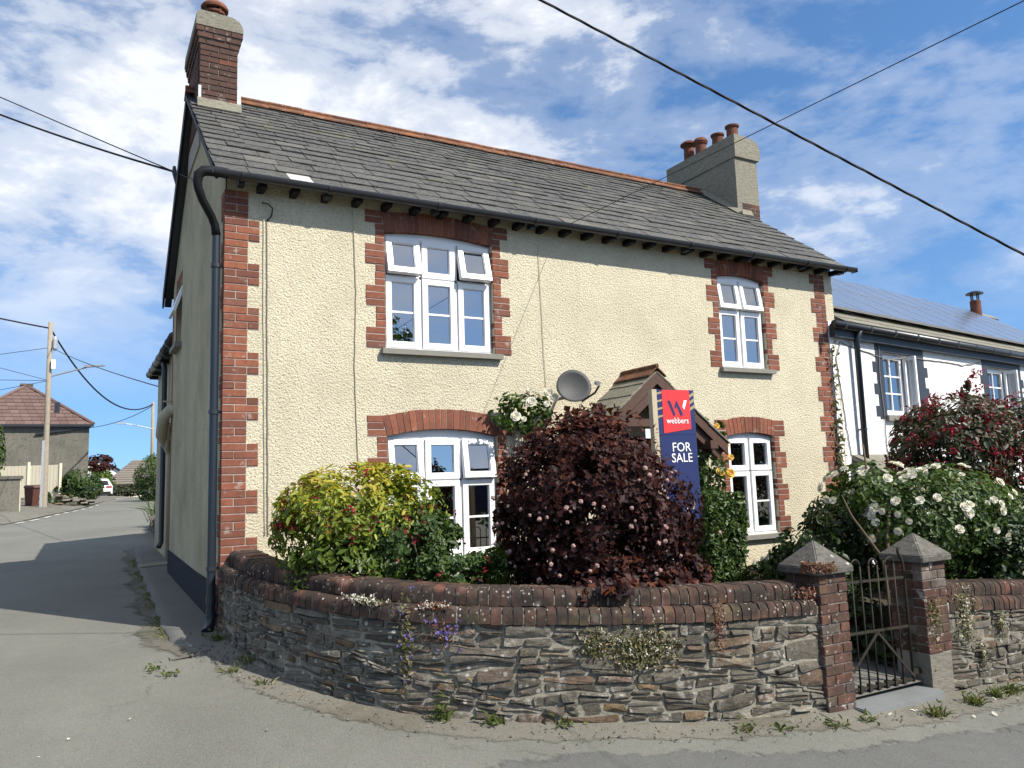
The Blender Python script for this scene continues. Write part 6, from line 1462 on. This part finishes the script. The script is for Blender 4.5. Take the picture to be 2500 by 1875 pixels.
# raised bank with kerb stones
rows = []
for f in (0, .12, .2, .5, 1.):
    row = []
    for yv in np.linspace(12, 60, 70):
        xe_ = ledge(yv)-.12; row.append((xe_-f*6, yv, [0., .10, .13, .2, .35][[0, .12, .2, .5, 1.].index(f)]))
    rows.append(row)
kind(strip('roadside_bank', rows, m_dirt, edges=[0]*5), 'structure')
for (x, y, L) in ((-3.05, 21, .9), (-2.75, 22.3, .9), (-2.42, 23.9, .9), (-2.13, 25.3, .8), (-1.85, 26.6, .8), (-1.58, 28, .8), (-1.28, 29.6, .8), (-.98, 31.6, .8), (-.68, 33.9, .9)):
    nx_ = ledge(y+.5)-ledge(y-.5); a = Vector((nx_, 1, 0)).normalized(); s_ = Vector((a.y, -a.x, 0)); c0 = Vector((ledge(y)+.28, y, 0)); q = []
    for i, j_ in ((-1, -1), (1, -1), (1, 1), (-1, 1)):
        p_ = c0+s_*(i*.05)+a*(j_*L*.40); q.append((p_.x, p_.y, gz(p_.x, p_.y)+.02))
    b = MB(); b.add(q, [(0, 1, 2, 3)]); kind(b.build('edge_marking', m_paint, None), 'structure')
st_ = thing('tumbled_wall', 'low tumbled stone wall at the foot of the roadside shrubs', 'wall', (-1.4, 33.6, .9))
for k in range(36):
    x = -2.0+rng.uniform(0, 1.35); y = 33.0+rng.normal()*.15+(x+2)*.9; z = .95+rng.uniform(0, .42)*(1-(x+2)/2); l_, h_ = rng.uniform(.1, .22), rng.uniform(.03, .06); b = MB(); b.cur = float(rng.uniform()); b.hexa([(x-l_, y-.12, z-h_), (x+l_, y-.12, z-h_*.8), (x+l_, y+.12, z-h_), (x-l_, y+.12, z-h_), (x-l_*.9, y-.1, z+h_), (x+l_*.85, y-.1, z+h_*1.1), (x+l_*.9, y+.12, z+h_), (x-l_*.9, y+.12, z+h_)]); b.build('stone', m_stone, st_)
shrub('cotoneaster', 'spreading dark olive shrub beside the lane in front of the grey house', 'shrub', [dict(c=(-1.05, 35.3, 1.75), r=(.9, .7, .85), n=5200, size=.10, mat=l_green, shape='lance', clumps=60, v=lambda p: rng.uniform(0, .8, len(p))), dict(c=(-1.1, 34.8, 1.3), r=(.6, .5, .5), n=1600, size=.10, mat=l_dark, clumps=20, name='lower_foliage')], (-.95, 35.3, .9))
shrub('ivy_bank', 'ivy-covered bank between the fence and the olive shrub', 'shrub', [dict(c=(-1.75, 35.4, 1.7), r=(.5, .3, .55), n=900, size=.12, mat=l_dark, clumps=30), dict(c=(-1.7, 34.6, 1.1), r=(.55, .3, .35), n=700, size=.12, mat=l_green, clumps=20, name='lower_foliage'), dict(c=(-2.45, 33.0, 1.15), r=(.22, .2, .4), n=260, size=.11, mat=l_green, clumps=10, name='side_foliage')], (-1.7, 35.3, .9))
shrub('columnar_conifer', 'tall narrow conifer standing behind the cement boundary wall', 'tree', [dict(c=(-4.1, 28.6, 2.8), r=(.36, .36, 1.5), n=1500, size=.12, mat=l_green, clumps=50)], (-4.1, 28.6, .7))
shrub('round_yellow_bush', 'bright lime green rounded bush behind the parked car', 'shrub', [dict(c=(.62, 66.0, 2.5), r=(.9, .8, 1.05), n=1500, size=.2, mat=l_yellow, clumps=60, v=lambda p: rng.uniform(0, .35, len(p)))], (.62, 66, 1.05))
shrub('copper_tree', 'small copper-purple tree beyond the grey house', 'tree', [dict(c=(.25, 62, 3.7), r=(1.1, .8, .75), n=900, size=.2, mat=l_purple, clumps=30, v=lambda p: rng.uniform(.3, 1, len(p)))], (.25, 62, 1.05))
shrub('lane_bush', 'large mixed green bush beside the lane beyond the cottage', 'shrub', [dict(c=(2.95, 39.2, 2.2), r=(1.5, 1.2, 1.35), n=9000, size=.11, mat=l_green, clumps=110, shape='lance', v=lambda p: np.clip(rng.uniform(0, .7, len(p))+.25*(p[:, 2]-2), 0, 1)), dict(c=(2.7, 38.4, 1.35), r=(1.1, .7, .6), n=1500, size=.15, mat=l_dark, clumps=30, name='lower_foliage')], (2.9, 39.2, .9))
shrub('low_hedge', 'low brownish hedge across the bend of the lane', 'hedge', [dict(c=(2.6, 72, 1.6), r=(1.9, .5, .55), n=1500, size=.2, mat=l_weig, clumps=60, v=lambda p: rng.uniform(0, .6, len(p)))], (2.6, 72, 1.05))
t_ = thing('lane_grass_clump', 'arching grassy clump on the stones behind the cottage', 'plant', (.75, 15.8, .5)); blades('blades', None, (.85, 15.8, .55), 160, 1.05, .45, l_green, parent=t_, rad=.12)
lw = thing('rear_garden_wall', 'low dark stone kerb wall behind the cottage rear wing', 'wall', (.7, 12.5, .3))
for k in range(26):
    y = 10.2+k*.22; x = .48+.03*(y-10)+rng.normal()*.03
    for r_ in range(3):
        b = MB(); b.cur = float(rng.uniform()); h_ = .11; z = gz(x, y)+.02+r_*.115; l_ = .105; o_ = rng.normal()*.02
        b.hexa([(x-.1+o_, y-l_, z), (x+.25, y-l_, z), (x+.25, y+l_, z), (x-.1+o_, y+l_, z), (x-.08+o_, y-l_*.9, z+h_), (x+.25, y-l_, z+h_), (x+.25, y+l_, z+h_), (x-.08+o_, y+l_*.9, z+h_)]); b.build('stone', m_stone, lw)
# bungalows beyond the bend
bg_ = thing('bungalow', 'bungalow with a grey-brown tiled roof beyond the bend', 'house', (5, 84, 1))
b = MB(); b.box(2.2, 9, 82, 90, .5, 2.6); b.build('wall', m_fence, bg_)
b = MB(); b.add([(1.0, 81.2, 2.3), (9.4, 81.2, 2.3), (9.4, 90.8, 2.3), (1.0, 90.8, 2.3), (3.9, 86, 4.9), (9.4, 86, 4.9)], [(0, 1, 5, 4), (1, 2, 5), (2, 3, 4, 5), (3, 0, 4), (3, 2, 1, 0)]); br_ = b.build('roof', m_rooft, bg_)
for i in range(11):
    f = i/11; x0 = 1.0+2.9*f; y = 81.2+4.8*f; z = 2.3+2.6*f; b = MB(); b.box(x0, 9.4, y-.08, y+.25, z+.0, z+.09); b.build('tile_course', m_rooft, br_)
b2_ = thing('bungalow', 'white-gabled bungalow half hidden behind the copper tree', 'house', (.8, 92, 1))
b = MB(); b.prism([(-2.6, .5), (3.2, .5), (3.2, 3.6), (.6, 5.3), (-2.6, 3.6)], 'y', 91, 97); b.build('wall', m_white, b2_)
for s_ in (-1, 1):
    b = MB(); xe_ = .6+s_*3.1; b.hexa([(.6, 90.7, 5.3), (xe_, 90.7, 3.35), (xe_, 97.3, 3.35), (.6, 97.3, 5.3), (.6, 90.7, 5.5), (xe_, 90.7, 3.55), (xe_, 97.3, 3.55), (.6, 97.3, 5.5)]); b.build('roof', m_black, b2_)
# parked car, seen from behind
cr = thing('parked_car', 'white car parked at the roadside, seen from behind, beside the olive shrub', 'car', (.35, 63.5, 1.05))
def loft(b, secs):
    n = len(secs[0]); vs = [v for s_ in secs for v in s_]; fs = []
    for i in range(len(secs)-1):
        for k in range(n): fs.append((i*n+k, i*n+(k+1) % n, (i+1)*n+(k+1) % n, (i+1)*n+k))
    fs += [tuple(range(n))[::-1], tuple((len(secs)-1)*n+k for k in range(n))]; b.add(vs, fs)
def csec(y, hw, z0, z1, wt, hwt):
    cx = .35; return [(cx-hw, y, z0), (cx-hw, y, z0+.35), (cx-hw, y, wt), (cx-hwt, y, z1-.08), (cx-hwt+.12, y, z1), (cx+hwt-.12, y, z1), (cx+hwt, y, z1-.08), (cx+hw, y, wt), (cx+hw, y, z0+.35), (cx+hw, y, z0)]
Z0 = 1.05; b = MB()
loft(b, [csec(63.0, .80, Z0+.35, Z0+.95, Z0+.9, .76), csec(63.12, .88, Z0+.28, Z0+1.02, Z0+.92, .78), csec(63.45, .9, Z0+.25, Z0+1.42, Z0+.95, .62), csec(63.9, .91, Z0+.25, Z0+1.55, Z0+.95, .6), csec(65.2, .91, Z0+.25, Z0+1.56, Z0+.95, .6), csec(66.1, .9, Z0+.25, Z0+1.1, Z0+.95, .66), csec(67.1, .86, Z0+.3, Z0+.95, Z0+.85, .7)]); b.build('body', m_carw, cr, auto=35)
b = MB(); b.hexa([(-.28, 63.06, Z0+1.0), (.98, 63.06, Z0+1.0), (.98, 63.1, Z0+1.0), (-.28, 63.1, Z0+1.0), (-.16, 63.36, Z0+1.38), (.86, 63.36, Z0+1.38), (.86, 63.4, Z0+1.38), (-.16, 63.4, Z0+1.38)]); b.build('rear_window', m_carglass, cr)
for s_ in (-1, 1):
    b = MB(); xx = .35+s_*.62; b.box(xx-.2, xx+.2, 62.97, 63.1, Z0+.8, Z0+.93); b.build('tail_light', m_tail, cr)
    for yy in (63.75, 66.3): b = MB(); b.tube([(.35+s_*.72, yy, Z0+.33), (.35+s_*.93, yy, Z0+.33)], .33, 16); wl_ = b.build('wheel', m_tyre, cr); b = MB(); b.tube([(.35+s_*.925, yy, Z0+.33), (.35+s_*.938, yy, Z0+.33)], .2, 12); b.build('rim', m_galv, wl_)
b = MB(); b.box(-.4, 1.1, 62.95, 63.05, Z0+.28, Z0+.5); b.build('bumper', m_tyre, cr)
b = MB(); b.box(.1, .6, 62.94, 62.96, Z0+.55, Z0+.66); b.build('number_plate', m_signgold, cr)

# ------------------------------------------------------------------ across the road, behind the viewpoint (mirrored in the window panes)
def big_tree(label, base, h, c, r, n, size, mat=l_green):
    t_ = thing('roadside_tree', label, 'tree', base); b = MB(); bx, by, bz = base; b.tube([(bx, by, bz-.3), (bx+.05, by, bz+h*.3), (bx-.05, by, bz+h*.6), (bx, by, bz+h*.85)], [.26, .2, .14, .05], 8)
    for k in range(9):
        a = k*2.4; z = bz+h*(.3+.05*k); b.tube([(bx, by, z), (bx+math.cos(a)*r[0]*.4, by+math.sin(a)*r[1]*.4, z+h*.1), (bx+math.cos(a)*r[0]*.8, by+math.sin(a)*r[1]*.8, z+h*.16)], [.09, .05, .02], 5)
    b.build('trunk', m_bark, t_, smooth=True); p_, nr = blob_points(c, r, n, 70, .2, .3); link('crown', leaf_mesh('crown', mat, p_, nr, size, 'oval'), t_)
big_tree('broad leafy tree across the road from the cottage', (8.6, -19.5, -1), 8.4, (8.6, -19.5, 5.3), (1.5, 1.6, 2.4), 2600, .2)
big_tree('taller tree across the road nearer the white house', (14.5, -17, -1.2), 6, (14.5, -17, 3.6), (2.2, 2, 2.2), 2600, .22)
for k in range(6):  # unseen hedge, added so the lower panes mirror something dark
    x = -8+k*5.2; shrub('unseen_hedge', 'length of unseen green hedge added to darken the pane reflections', 'hedge', [dict(c=(x, -15.6, .75), r=(2.9, .9, 1.35), n=1500, size=.2, mat=l_dark, clumps=70, inner=.15)], (x, -15.6, -.6), 'unseen hedge added for the panes', stemk=4)

# a vase of pale flowers standing inside the wide lower window
vt = thing('flower_vase', 'glass vase of pink flowers standing inside the wide lower window', 'vase', (2.62, .26, .6))
b = MB(); b.lathe([(.05, 0), (.06, .06), (.045, .16), (.05, .2)], (2.62, .26, .56), 12); b.build('vase', m_galv, vt, smooth=True)
pos = np.array([(2.62+rng.normal()*.05, .26+rng.normal()*.03, .80+rng.normal()*.05) for _ in range(60)]); link('leaves', leaf_mesh('leaves', l_green, pos, rng.normal(size=pos.shape), .06, 'oval'), vt)
place_flowers(vt, fm_ball, 'flower_head', [Vector((2.56, .22, .88)), Vector((2.66, .2, .95)), Vector((2.7, .24, .84)), Vector((2.6, .2, 1.0))], [(0, -1, .3)]*4, .08)
